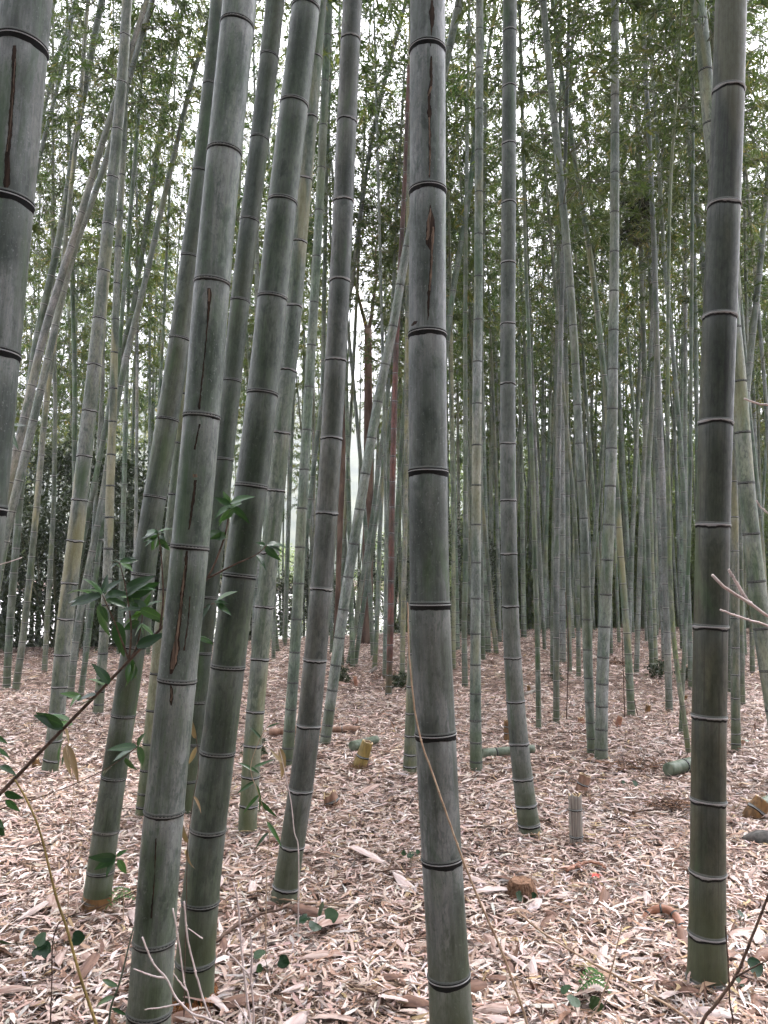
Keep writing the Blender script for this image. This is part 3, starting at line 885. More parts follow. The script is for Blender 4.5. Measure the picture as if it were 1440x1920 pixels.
culm_px('stout pale bamboo crossing behind the dark olive one', [(1474, 1462), (1455, 1340), (1427, 1173), (1417, 1073), (1407, 990), (1397, 890), (1390, 773), (1382, 673), (1366, 530), (1348, 380), (1330, 233), (1323, 133), (1317, 67), (1310, 0)], [(1462, 35), (1073, 31), (673, 27), (0, 24)], nodes=[1400, 1330, 1256, 1178, 1090, 1001, 906, 812, 716, 615, 512, 405, 302, 233, 134, 40], col=(0.26, 0.30, 0.22), straw=0.4, rings=('ridge', 7.0), wax=0.6, streak=0.1, **MID)
culm_px('straight bamboo with a mossy amber foot behind the dark olive one', [(1380, 1410), (1379, 1330), (1378, 1200), (1378, 1140), (1377, 973), (1373, 840), (1366, 700), (1352, 400), (1340, 100)], [(1410, 17), (973, 15), (100, 10)], col=(0.18, 0.185, 0.13), straw=0.3, rings=('crust', 6.0), **MID)
culm_px('slanting thin bamboo at the right edge crossing the stout pale one', [(1372, 1302), (1378, 1100), (1387, 900), (1398, 760), (1410, 633), (1422, 533), (1432, 417), (1442, 317), (1460, 150)], [(1302, 13), (633, 12), (150, 9)], col=(0.20, 0.23, 0.18), **FAR)
culm_px('curved grey-green bamboo leaning left above the touching twins', [(1330, 1285), (1328, 900), (1325, 600), (1320, 493), (1310, 417), (1300, 333), (1290, 250), (1280, 167), (1267, 83), (1253, 0)], [(1285, 13), (493, 11), (0, 8)], col=(0.19, 0.23, 0.18), **FAR)
culm_px('tall thin bamboo leaning left near the dark dead leaf clump', [(1222, 1252), (1217, 1073), (1212, 923), (1222, 800), (1225, 633), (1217, 483), (1208, 383), (1200, 283), (1190, 183), (1177, 100)], [(1252, 9), (100, 7)], col=(0.16, 0.21, 0.14), **FAR)
MIDR = ([(1085, 1271), (1084, 1160), (1083, 1057), (1077, 957), (1067, 840), (1055, 723), (1046, 600)],
           [(1036, 1263), (1036, 1140), (1039, 980), (1042, 740), (1046, 500)],
           [(1393, 1323), (1391, 1229), (1389, 1000), (1386, 700)],
           [(1411, 1262), (1409, 1150), (1404, 900), (1400, 600)],
           [(1366, 1300), (1365, 1200), (1362, 900), (1352, 500)],
           [(1440, 1290), (1437, 1150), (1424, 940), (1407, 790), (1392, 600)],
           [(1452, 1262), (1444, 900), (1436, 750), (1427, 640), (1410, 450)],
           [(1308, 1270), (1308, 900), (1305, 633), (1300, 400), (1297, 200), (1296, 0)],
           [(1068, 1262), (1064, 900), (1060, 500), (1065, 250), (1072, 100), (1078, 0)],
           [(906, 1240), (900, 1000), (903, 600), (912, 120), (930, 0)],
           [(702, 1258), (708, 1150), (712, 1000), (722, 800), (735, 600), (744, 400)],
           [(1105, 1235), (1112, 1050), (1128, 850), (1140, 700)],
           [(640, 1250), (643, 1080), (650, 900), (660, 740)],
           [(700, 1232), (690, 1050), (676, 860), (655, 640), (640, 500)],
           [(1145, 1228), (1140, 900), (1128, 650), (1115, 500)])
MIDL = ['thin bamboo behind the foot of the brownish grey thin one', 'thin vertical bamboo close beside the brownish grey thin one', 'thin bamboo behind the stout pale crossing one, mossy neighbour side', 'thin bamboo just beyond the mossy amber-footed one, farther back', 'thin bamboo half hidden behind the edge of the dark olive one', 'thin slanting bamboo behind the stout pale crossing one', 'second thin slanting bamboo beyond the stout pale crossing one', 'tall thin bamboo rising behind the smooth dark green tilted one', 'dark thin tall bamboo behind the thinner leaning twin', 'thin bamboo close behind the pale banded one', 'thin bamboo beside the trunk of the reddish forking tree', 'thin bamboo seen between the touching twins and the yellow-banded one', 'thin bamboo in front of the half hidden dark red trunk', 'thin bamboo slanting across the reddish forking tree', 'thin bamboo behind the pale touching twin, leaning away']
for lab, pp in zip(MIDL, MIDR):
    culm_px(lab, pp, [(pp[0][1], 9), (pp[-1][1], 6)], col=random.choice([GREEN, GREY, (0.15, 0.19, 0.12), OLIVE]), straw=random.choice([0.05, 0.1, 0.4]), group='thin bamboos of the middle ranks', **FAR)

# --- far ranks, scattered
spots = []
used = []
tries = 0
while len(spots) < 226 and tries < 12000:
    tries += 1
    y = 11.5 + 17 * random.random() ** 0.85
    x = random.uniform(-0.60, 0.62) * y
    if x < -1.0 and random.random() < 0.22:
        continue
    if y < 14 and random.random() < 0.7:
        continue
    if abs(x / y + 0.03) < 0.035 and y > 12:      # the gap with the bare trees
        continue
    if any((x - a) ** 2 + (y - b) ** 2 < (0.38 + 0.012 * y) ** 2 for a, b in spots):
        continue
    spots.append((x, y))
for i, (x, y) in enumerate(spots):
    b = np.array([x, y, float(gz(x, y))])
    H = random.uniform(10.5, 15.5)
    lx, ly = random.gauss(0, 0.022), random.gauss(0, 0.02)
    if random.random() < 0.08:
        lx *= 3.2
    cv = random.gauss(0, 0.0014)
    z = np.linspace(0, H, 14)
    path = b + np.stack([lx * z + cv * z ** 2, ly * z + random.gauss(0, 0.0015) * z ** 2, z], -1)
    path[0, 2] -= 0.03
    r0 = random.uniform(0.028, 0.058)
    rad = r0 * (1 - (z / H)) ** 0.7 + 0.004
    far = y > 19
    col = random.choice([GREEN, GREY, PALE, (0.14, 0.19, 0.11), (0.18, 0.22, 0.15), OLIVE, (0.12, 0.15, 0.11)])
    cf = random.uniform(0.32, 0.48) if far else random.uniform(0.38, 0.52)
    ccol = random.choice([(1, 1, 1), (0.9, 1.05, 0.85), (1.25, 1.12, 0.85), (1.5, 1.3, 0.9)])
    cw = {GREEN: 'green', GREY: 'grey', PALE: 'pale', (0.14, 0.19, 0.11): 'fresh green', (0.18, 0.22, 0.15): 'grey-green', OLIVE: 'olive', (0.12, 0.15, 0.11): 'dark'}[col]
    lean = 'slanting' if abs(lx) > 0.07 else ('slightly leaning' if abs(lx) > 0.025 else 'upright')
    thick = 'thin' if r0 < 0.043 else 'stouter'
    where = 'before the dark evergreen shrubs' if x < -0.22 * y else ('near the bare reddish trees' if x < 0.03 * y else ('just in front of the green thicket' if far else 'in the open right-hand ranks'.replace('right-hand', 'back')))
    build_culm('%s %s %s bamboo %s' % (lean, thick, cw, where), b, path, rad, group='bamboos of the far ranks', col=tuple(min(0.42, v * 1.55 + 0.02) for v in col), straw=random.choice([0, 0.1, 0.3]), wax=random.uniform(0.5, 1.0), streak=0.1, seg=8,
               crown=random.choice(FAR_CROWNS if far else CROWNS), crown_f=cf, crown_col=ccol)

# --- the mass of culms behind those, too many to tell apart: one stand
bagV, bagF, bagC, bagA, bagG, bagH, nn = [], [], [], [], [], [], 0
made = 0
while made < 330:
    y = 19.5 + 11 * random.random()
    x = random.uniform(-0.62, 0.64) * y
    if x < 0.08 * y and random.random() < 0.72:
        continue
    made += 1
    H, r0 = random.uniform(9, 12), random.uniform(0.025, 0.05)
    ns_ = np.cumsum(np.full(int(H / 0.36), 0.36) * np.random.default_rng(made).uniform(0.9, 1.1, int(H / 0.36)))
    S_, Bu = [0.0], [0.0]
    for a_ in ns_:
        S_ += [a_ - 0.02, a_, a_ + 0.03]
        Bu += [0.0, 0.12, 0.0]
    S_, Bu = np.array(S_), np.array(Bu)
    lx, ly = random.gauss(0, 0.04), random.gauss(0, 0.03)
    P = np.stack([x + lx * S_ + random.gauss(0, 0.002) * S_ ** 2, y + ly * S_, float(gz(x, y)) - 0.03 + S_], -1)
    R = (r0 * (1 - S_ / (H * 1.1)) ** 0.7 + 0.003) * (1 + Bu)
    V, F, _t = tube_arrays(P, R, 6, False)
    th = np.tile(np.arange(6) / 6 * 6.283, len(P))
    Sr = np.repeat(S_, 6)
    bagV.append(V); bagF.append(F + nn); nn += len(V)
    bagC.append(np.stack([r0 * np.cos(th) + made * 0.7, r0 * np.sin(th), Sr], -1))
    k = np.abs(S_[:, None] - ns_[None, :]).argmin(1)
    dn = (S_ - ns_[k]) / r0
    bagA.append(np.repeat(np.abs(dn) * 0.6, 6)); bagG.append(np.repeat(np.where(dn < -0.01, -1.0, 1.0), 6)); bagH.append(Sr)
me = mk_mesh('distant_bamboo', np.concatenate(bagV), [np.concatenate(bagF)])
attr(me, 'cc', 'FLOAT_VECTOR', np.concatenate(bagC))
attr(me, 'nda', 'FLOAT', np.concatenate(bagA))
attr(me, 'nsg', 'FLOAT', np.concatenate(bagG))
attr(me, 'ht', 'FLOAT', np.concatenate(bagH))
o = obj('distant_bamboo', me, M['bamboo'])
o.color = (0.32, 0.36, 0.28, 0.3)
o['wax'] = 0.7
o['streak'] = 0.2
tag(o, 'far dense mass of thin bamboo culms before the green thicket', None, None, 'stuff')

# --- unseen bamboos added round the viewpoint to shade the near culms
near_spots = []
tries = 0
while len(near_spots) < 30 and tries < 5000:
    tries += 1
    x, y = random.uniform(-9, 9), random.uniform(-10, 5)
    if abs(x) < 0.75 * y + 1.3 and y > -1.2:
        continue
    if x * x + y * y < 1.4 ** 2 or any((x - a) ** 2 + (y - b) ** 2 < 0.8 for a, b in near_spots):
        continue
    near_spots.append((x, y))
for i, (x, y) in enumerate(near_spots):
    b = np.array([x, y, float(gz(x, y))])
    H = random.uniform(10, 14)
    lx, ly = random.gauss(0, 0.04), random.gauss(0, 0.04)
    z = np.linspace(0, H, 12)
    path = b + np.stack([lx * z, ly * z, z], -1)
    path[0, 2] -= 0.03
    rad = random.uniform(0.04, 0.062) * (1 - z / H) ** 0.7 + 0.004
    build_culm('grey-green bamboo added out of view to shade the thick culms', b, path, rad, group='unseen shading bamboos of the near side', col=random.choice([GREEN, GREY]), seg=10,
               crown=random.choice(CROWNS), crown_f=random.uniform(0.3, 0.45))

# ------------------------------------------------------------------ evergreen shrubs and the green thicket behind


def bush_mesh(name, seed, w, h, n, lsize, mat, wl=0.42, low=0.0, clumps=60):
    rs = np.random.default_rng(seed)
    bag = Bag()
    V, T, LV, k = [], [], [], 0
    ends = []
    for i in range(7):
        a = rs.uniform(0, 6.28)
        top = np.array([math.cos(a) * w * rs.uniform(0.1, 0.6), math.sin(a) * w * rs.uniform(0.1, 0.6), h * rs.uniform(0.55, 0.95)])
        mid = top * 0.5 + np.array([rs.normal(0, 0.1), rs.normal(0, 0.1), 0])
        bag.tube(smooth_path([np.array([rs.normal(0, 0.06), rs.normal(0, 0.06), -0.05]), mid, top], 8), np.linspace(0.03, 0.008, 8), 5, 1, cap=False)
    cs = []
    for i in range(clumps):
        a, rr = rs.uniform(0, 6.28), w * math.sqrt(rs.random())
        z = low + (h - low) * rs.random()
        prof = math.sin(math.pi * min(0.97, max(0.12, (z / h) * 0.8 + 0.18))) ** 0.6
        cs.append((math.cos(a) * rr * prof, math.sin(a) * rr * prof, z, rs.uniform(0.22, 0.5) * w * 0.6, rs.random()))
    cs = np.array(cs)
    wgt = rs.integers(0, len(cs), n)
    P = cs[wgt, :3] + rs.normal(0, 1, (n, 3)) * cs[wgt, 3:4] * np.array([0.6, 0.6, 0.5])
    P[:, 2] = np.maximum(P[:, 2], 0.05)
    D = rs.normal(0, 1, (n, 3)) + np.array([0, 0, -0.35])
    D /= np.linalg.norm(D, axis=1)[:, None]
    L = lsize * rs.uniform(0.6, 1.3, n)
    lv = np.clip(cs[wgt, 4] * 0.6 + rs.random(n) * 0.4, 0, 1)
    leaf_batch(P, D, L, L * wl, lv, V, T, LV, 0, 0.0, rs)
    nb = bag.n
    me = mk_mesh(name, np.concatenate([np.concatenate(bag.V), V[0]]), [np.concatenate(bag.Q), T[0] + nb], smooth=False)
    nq = len(np.concatenate(bag.Q))
    me.polygons.foreach_set('material_index', np.concatenate([np.ones(nq), np.zeros(len(T[0]))]).astype(np.int32))
    attr(me, 'lv', 'FLOAT', np.concatenate([np.zeros(nb), LV[0]]))
    me.materials.append(mat)
    me.materials.append(M['twig'])
    return me


M['thicket'] = leaf_mat('thicket_leaves', [(0.0, (0.045, 0.075, 0.032)), (0.5, (0.13, 0.18, 0.085)), (1.0, (0.24, 0.27, 0.14))], 0.5, objmix=(0.2, (0.14, 0.13, 0.06)))
EVER = [bush_mesh('foliage', 300 + i, 1.7, 4.3, 7500, 0.11, M['shrub_leaf']) for i in range(3)]
THICK = [bush_mesh('foliage', 320 + i, 2.2, 6.0, 11000, 0.17, M['thicket'], wl=0.2, clumps=90) for i in range(3)]


def bush(label, cat, name, me, x, y, sx, sz, group):
    r = thing(name, label, cat, (x, y, float(gz(x, y)) - 0.05), group)
    o = obj('foliage', me, None, r)
    o.scale = (sx, sx, sz)
    o.rotation_euler = (0, 0, random.uniform(0, 6.28))
    return r


SHR = ['behind the edge bamboo', 'behind the yellowish bamboo, set back', 'behind the yellowish bamboo', 'behind the straw-patched bamboo', 'behind the vivid green young bamboo', 'set back behind the pale straight bamboo', 'lower, behind the leaning amber-footed bamboo', 'farthest out past the edge bamboo']
for lab, (px, d, sx, sz) in zip(SHR, [(-60, 15.5, 1.0, 0.95), (40, 17.5, 1.0, 0.95), (110, 15.2, 1.0, 0.95), (175, 16.6, 0.95, 0.98), (232, 15.6, 0.9, 0.92), (268, 18.0, 0.9, 0.95), (330, 17.0, 0.8, 0.8), (-140, 17.0, 1.2, 1.0)]):
    bush('dark small-leaved evergreen shrub ' + lab, 'shrub', 'evergreen_shrub', random.choice(EVER), (px - 720) / FPX * d, d, sx, sz, 'dark evergreen shrubs')
for (px, d, sx, sz) in [(600, 20.5, 0.8, 0.62), (735, 19.5, 0.7, 0.6), (868, 18.5, 0.75, 0.7), (470, 20.5, 0.9, 0.7)]:
    bush('low dark evergreen bush behind the slender middle bamboos', 'shrub', 'evergreen_bush', random.choice(EVER), (px - 720) / FPX * d, d, sx, sz, 'low evergreen bushes')
for (px, d, sx, sz) in [(930, 26, 1.0, 1.15), (1010, 28, 1.1, 1.25), (1085, 25.5, 1.0, 1.1), (1160, 29, 1.1, 1.3), (1235, 26, 1.1, 1.2), (1310, 28, 1.1, 1.25), (1390, 26, 1.1, 1.2), (1460, 28, 1.1, 1.3), (1530, 26, 1.1, 1.2), (850, 29, 1.0, 1.1), (770, 30, 0.9, 0.8), (390, 26, 0.9, 0.7), (530, 30, 0.9, 0.55), (960, 23, 0.9, 0.75), (1045, 22.5, 0.9, 0.8), (1125, 23.5, 0.95, 0.8), (1200, 22.5, 0.9, 0.75), (1280, 23, 0.95, 0.8), (1355, 22.5, 0.9, 0.8), (1440, 23, 0.95, 0.85), (880, 23.5, 0.8, 0.6), (660, 25, 0.7, 0.4), (770, 24, 0.75, 0.5)]:
    bush('light green leafy thicket closing the back of the grove behind the culms', 'thicket', 'leafy_thicket', random.choice(THICK), (px - 720) / FPX * d, d, sx, sz, 'green thickets at the back')

# ------------------------------------------------------------------ reddish forest trees
M['redbark'] = simple_mat('red_bark', (0.075, 0.05, 0.04), (0.23, 0.16, 0.125), 6, 0.9, (1, 1, 0.25), 0.2, 0.8)


def bare_tree(label, px, w, forks, seed, lean=0.0, H=10.0):
    rs = np.random.default_rng(seed)
    b = on_ground(*px)
    D = b[1]
    r0 = w / 2 * D / FPX
    root = thing('tree', label, 'tree', b)
    fz = forks
    tp = smooth_path([(0, 0, -0.1), (lean * 0.4 * fz + 0.03, 0, fz * 0.45), (lean * fz, 0.05, fz)], 18)
    tr = r0 * (1 - 0.35 * np.linspace(0, 1, 18)) * (1 + 0.5 * np.exp(-np.linspace(0, 18, 18) / 1.2))
    bag = Bag()
    bag.tube(tp, tr, 14)
    obj('trunk', bag.mesh('trunk'), M['redbark'], root)
    cb = Bag()
    V, T, LV, k = [], [], [], 0
    tips = []

    def grow(p, d, L, r, lvl):
        nonlocal k
        pts = [p]
        dd = d.copy()
        for _ in range(5):
            dd = dd + rs.normal(0, 0.12, 3) + np.array([0, 0, 0.04])
            dd /= np.linalg.norm(dd)
            pts.append(pts[-1] + dd * L / 5)
        cb.tube(np.array(pts), np.linspace(r, r * 0.55, 6), 6 if lvl < 2 else 3, cap=False)
        if lvl >= 4:
            tips.append(pts[-1])
            return
        for q in range(2 if lvl == 0 else 3):
            j = rs.integers(2, 6)
            nd = dd + rs.normal(0, 0.45, 3)
            nd[2] = abs(nd[2]) * 0.8 + 0.15
            nd /= np.linalg.norm(nd)
            grow(np.array(pts[j if q else 5]), nd, L * rs.uniform(0.55, 0.8), r * 0.55, lvl + 1)
    top = tp[-1]
    for a in (0.5, 3.6):
        d = np.array([math.cos(a) * 0.22, math.sin(a) * 0.2, 1.0])
        grow(top - np.array([0, 0, 0.1]), d / np.linalg.norm(d), (H - fz) * 0.45, tr[-1] * 0.52, 0)
    obj('crown', cb.mesh('crown'), M['redbark'], root)
    return root


bare_tree('reddish barked tree forking into bare twigs against the bright sky gap', (686, 1208), 22, 6.6, 11, 0.005, 11.5)
bare_tree('dark red trunk half hidden behind the brownish crusty bamboo', (634, 1212), 16, 7.0, 12, 0.01, 11.5)

# ------------------------------------------------------------------ leaf litter


def litter_mat():
    m = MT('dead_leaves')
    col = m.attr('lc', 'Color')
    co = m.n('ShaderNodeTexCoord').outputs['Object']
    f = m.noise(co, 160, 3, 0.6)
    c = m.mix(1.0, col, m.mix(m.rng(f, 0.3, 0.7), (0.8, 0.8, 0.8), (1.12, 1.12, 1.12)), 'MULTIPLY')
    m.principled(c, 0.55, 0.35)
    return m.m


M['litter'] = litter_mat()
PALETTE = np.array([(0.58, 0.455, 0.39), (0.46, 0.33, 0.27), (0.73, 0.63, 0.575), (0.34, 0.215, 0.15), (0.17, 0.092, 0.058), (0.06, 0.036, 0.027), (0.42, 0.385, 0.36), (0.50, 0.345, 0.30), (0.42, 0.30, 0.16)])
PWGT = np.array([0.22, 0.20, 0.15, 0.15, 0.11, 0.07, 0.04, 0.04, 0.03])


def litter(n_list, rs):
    Vs, Ts, Qs, Cs, off = [], [], [], [], 0
    for (d0, d1, n, lmin, lmax) in n_list:
        # uniform over the strip of ground the picture shows, with a margin to either side
        y = np.sqrt(rs.uniform(d0 ** 2, d1 ** 2, n))
        x = rs.uniform(-1, 1, n) * (0.54 * y + 0.9)
        L = lmin + (lmax - lmin) * rs.random(n) ** 2.0 * np.where(rs.random(n) < 0.10, 1.35, 1.0)
        W = L * rs.uniform(0.07, 0.17, n)
        clump = np.sin(x * 2.1 + 1.3 * np.sin(y * 1.7)) * np.sin(y * 2.3 + x)
        z = gz(x, y) + rs.random(n) ** 1.5 * (0.022 + 0.012 * clump) + 0.002
        az = rs.uniform(0, 6.283, n)
        lift = np.zeros(n)
        m0 = 0
        for (fx, fy, fr) in FEET:
            if d0 <= fy < d1:
                q = min(int(90 * fr / 0.05), 120)
                if m0 + q > n:
                    break
                sl = slice(m0, m0 + q)
                ang = rs.uniform(0, 6.283, q)
                rad_ = fr * (1.05 + 0.9 * rs.random(q) ** 1.6)
                x[sl] = fx + np.cos(ang) * rad_
                y[sl] = fy + np.sin(ang) * rad_
                lift[sl] = 0.035 * np.clip(1.6 - rad_ / fr, 0, 1) * rs.random(q)
                z[sl] = gz(x[sl], y[sl]) + lift[sl] + 0.002
                az[sl] = ang + math.pi / 2 + rs.normal(0, 0.5, q)
                m0 += q
        pitch = rs.normal(0, 0.11, n) + (rs.random(n) < 0.05) * rs.uniform(0.2, 0.9, n)
        roll = rs.normal(0, 0.32, n)
        curl = rs.normal(0.01, 0.11, n)
        bend = rs.normal(0, 0.10, n)
        D = np.stack([np.cos(az) * np.cos(pitch), np.sin(az) * np.cos(pitch), np.sin(pitch)], -1)
        S = np.stack([-np.sin(az), np.cos(az), np.zeros(n)], -1)
        U = np.cross(D, S)
        S2 = S * np.cos(roll)[:, None] + U * np.sin(roll)[:, None]
        U2 = np.cross(D, S2)
        P = np.stack([x, y, z + 0.004 + np.abs(np.sin(pitch)) * L * 0.1 + np.abs(np.sin(roll)) * W * 0.5], -1)
        prof = [(-0.5, 0.0), (-0.22, 0.85), (0.12, 0.95), (0.5, 0.0)]
        cols = []
        for t, w in prof:
            c = P + D * (t * L)[:, None] + S2 * (bend * L * (t * t * 4 - 0.5))[:, None] + U2 * (curl * L * (0.25 - t * t) * 2)[:, None]
            if w == 0:
                cols.append(c)
            else:
                up = U2 * (W * 0.22 * np.sign(roll + 0.01))[:, None]
                cols.append(c + S2 * (W * w / 2)[:, None] + up)
                cols.append(c - S2 * (W * w / 2)[:, None] + up)
        V = np.stack(cols, 1)            # 0 base, 1 l1, 2 r1, 3 l2, 4 r2, 5 tip
        V[:, :, 2] = np.maximum(V[:, :, 2], gz(V[:, :, 0], V[:, :, 1]) + 0.001)
        i = off + np.arange(n) * 6
        Ts += [np.stack([i, i + 1, i + 2], -1), np.stack([i + 3, i + 5, i + 4], -1)]
        Qs.append(np.stack([i + 1, i + 3, i + 4, i + 2], -1))
        Vs.append(V.reshape(-1, 3))
        ci = rs.choice(len(PALETTE), n, p=PWGT / PWGT.sum())
        damp = np.sin(x * 0.9 + 2 * np.sin(y * 0.6 + 1)) * np.sin(y * 1.1 + 1.7 * np.sin(x * 0.8)) + 0.6 * np.sin(x * 3.1 + y * 1.3) * np.sin(y * 2.7 - x * 1.9)
        C = PALETTE[ci] * (1.0 - 0.16 * np.clip(damp, -0.6, 1.2))[:, None] * rs.uniform(0.8, 1.18, (n, 1)) * (1 + rs.normal(0, 0.03, (n, 3)))
        Cs.append(np.repeat(np.concatenate([C, np.ones((n, 1))], 1), 6, axis=0))
        off += n * 6
    me = mk_mesh('leaf_litter', np.concatenate(Vs), [np.concatenate(Qs), np.concatenate(Ts)], smooth=False)
    attr(me, 'lc', 'FLOAT_COLOR', np.concatenate(Cs))
    return me


FEET = [(v[1]['base'][0], v[1]['base'][1], float(v[1]['R'][0])) for v in CULMS.values()]
lit = obj('leaf_litter', litter([(1.3, 3.2, 48000, 0.022, 0.115), (3.2, 5.5, 80000, 0.022, 0.105), (5.5, 9.5, 92000, 0.03, 0.12), (9.5, 19.5, 92000, 0.045, 0.15)], rng), M['litter'])
tag(lit, 'carpet of dry pinkish bamboo leaves over the grove floor', None, None, 'stuff')

# larger fallen culm sheaths, each its own thing


def sheath_mesh(seed, L, W):
    rs = np.random.default_rng(seed)
    n, k = 9, 7
    cu, tw, be = rs.uniform(0.9, 2.0), rs.uniform(-0.8, 0.8), rs.uniform(-0.25, 0.25)
    V = []
    for i in range(n):
        t = i / (n - 1)
        w = W * (math.sin(math.pi * min(1, 0.16 + t * 0.9)) ** 0.6) * (1 - 0.25 * t) + 0.003
        a0 = tw * t
        for j in range(k):
            q = (j / (k - 1) - 0.5)
            ang = q * cu * (1 + 0.5 * t)
            r = w / cu
            y = r * math.sin(ang) * 1.0
            z = r * (math.cos(cu * 0.5) - math.cos(ang)) * -1
            yy, zz = y * math.cos(a0) - z * math.sin(a0), y * math.sin(a0) + z * math.cos(a0)
            V.append((t * L - L / 2 + rs.normal(0, 0.002), yy + be * L * t * t, zz + 0.004 + 0.05 * L * math.sin(t * 3.1) + rs.normal(0, 0.001)))
    F = [(i * k + j, i * k + j + 1, (i + 1) * k + j + 1, (i + 1) * k + j) for i in range(n - 1) for j in range(k - 1)]
    return mk_mesh('fallen_sheath', V, [np.array(F)])


M['sheath'] = simple_mat('culm_sheath', (0.22, 0.12, 0.085), (0.52, 0.40, 0.35), 14, 0.55, (0.3, 3, 3), 0.3)
M['sheath2'] = simple_mat('culm_sheath_pale', (0.42, 0.31, 0.28), (0.62, 0.53, 0.50), 14, 0.55, (0.3, 3, 3), 0.3)
M['sheath3'] = simple_mat('culm_sheath_brown', (0.11, 0.06, 0.045), (0.26, 0.15, 0.105), 14, 0.6, (0.3, 3, 3), 0.3)
SHEATHS = [(sheath_mesh(400 + i, 0.15 + 0.035 * (i % 4), 0.045 + 0.008 * (i % 3)), ('sheath', 'sheath2', 'sheath3')[i % 3]) for i in range(9)]
SH_LABEL = {'sheath': 'tan curled bamboo sheath lying on the leaf litter', 'sheath2': 'pale pinkish bamboo sheath lying on the leaf litter', 'sheath3': 'dark brown bamboo sheath lying on the leaf litter'}
for i in range(120):
    py = 1420 + 520 * random.random() ** 0.8
    px = random.uniform(-20, 1460)
    b = on_ground(px, py)
    me, mk = random.choice(SHEATHS)
    o = obj('fallen_sheath', me, M[mk], None, (b[0], b[1], float(gz(b[0], b[1])) + 0.018))
    o.rotation_euler = (random.gauss(0, 0.25), random.gauss(0, 0.18), random.uniform(0, 6.28))
    sc_ = random.uniform(0.55, 1.05)
    o.scale = (sc_, sc_, sc_)
    tag(o, SH_LABEL[mk], 'sheath', mk.replace('sheath2', 'pale fallen sheaths').replace('sheath3', 'brown fallen sheaths') if mk != 'sheath' else 'tan fallen sheaths')

# ------------------------------------------------------------------ stumps and fallen pieces
M['cut'] = simple_mat('cut_bamboo_wood', (0.42, 0.30, 0.16), (0.62, 0.50, 0.32), 60, 0.8)
M['inner'] = simple_mat('bamboo_hollow', (0.10, 0.06, 0.035), (0.22, 0.14, 0.08), 30, 0.9)
M['amber'] = simple_mat('amber_foot', (0.085, 0.045, 0.018), (0.24, 0.13, 0.05), 25, 0.6, (1, 1, 0.4))
M['oldgrey'] = simple_mat('weathered_bamboo', (0.13, 0.11, 0.095), (0.36, 0.33, 0.29), 40, 0.9, (3, 3, 0.08))
M['yellowgreen'] = simple_mat('yellow_bamboo', (0.14, 0.10, 0.03), (0.34, 0.25, 0.085), 18, 0.5, (1, 1, 0.3))
M['greenlog'] = simple_mat('green_cut_bamboo', (0.055, 0.08, 0.045), (0.16, 0.19, 0.14), 16, 0.45, (1, 1, 0.4))
M['brownlog'] = simple_mat('brown_cut_bamboo', (0.14, 0.075, 0.045), (0.34, 0.21, 0.15), 22, 0.7, (1, 1, 0.3))
M['copper'] = simple_mat('copper_rhizome', (0.22, 0.095, 0.055), (0.42, 0.22, 0.15), 20, 0.45)
M['fibre'] = simple_mat('root_fibre', (0.14, 0.075, 0.045), (0.32, 0.19, 0.12), 60, 0.9)
M['orangefibre'] = simple_mat('orange_rootlets', (0.20, 0.075, 0.025), (0.42, 0.19, 0.07), 60, 0.8)


def hollow(bag_out, P, R, seg=20, m_out=0, m_cut=1, m_in=2, ragged=0.0, both=False, rs=rng):
    """open culm piece: outer wall, cut rim, inner wall with a floor"""
    P = np.asarray(P, float)
    n = len(P)
    T, A, B = frames(P)
    th = np.arange(seg) / seg * 2 * math.pi
    rag = (rs.random(seg) - 0.5) * ragged

    def ring(i, r, dz=0.0):
        return P[i] + T[i] * (dz if np.isscalar(dz) else dz[:, None]) + r * (np.cos(th)[:, None] * A[i] + np.sin(th)[:, None] * B[i])
    rows, mats = [], []
    if both:                              # the near end closes at a node
        rows += [ring(0, R[0] * 0.03, -0.10 * R[0]), ring(0, R[0] * 0.8, -0.04 * R[0])]
        mats += [m_out, m_out]
    for i in range(n):
        rows.append(ring(i, R[i], rag if i == n - 1 else 0.0))
        mats.append(m_out)
    mats[-1] = m_cut
    rows.append(ring(n - 1, R[-1] * 0.76, rag))
    mats.append(m_in)
    dep = min(1.6 * R[-1], 0.6 * np.linalg.norm(P[-1] - P[0]))
    rows.append(ring(n - 1, R[-1] * 0.74, -dep))
    mats.append(m_in)
    rows.append(ring(n - 1, R[-1] * 0.02, -dep))
    V = np.concatenate(rows)
    j = np.arange(seg)
    jn = (j + 1) % seg
    for q in range(len(rows) - 1):
        F = np.stack([q * seg + j, q * seg + jn, (q + 1) * seg + jn, (q + 1) * seg + j], -1)
        if q == 0:
            bag_out.add(V, F, None, mats[q])
            n0 = bag_out.n - len(V)
        else:
            bag_out.Q.append(F + n0)
            bag_out.qm.append(np.full(len(F), mats[q]))


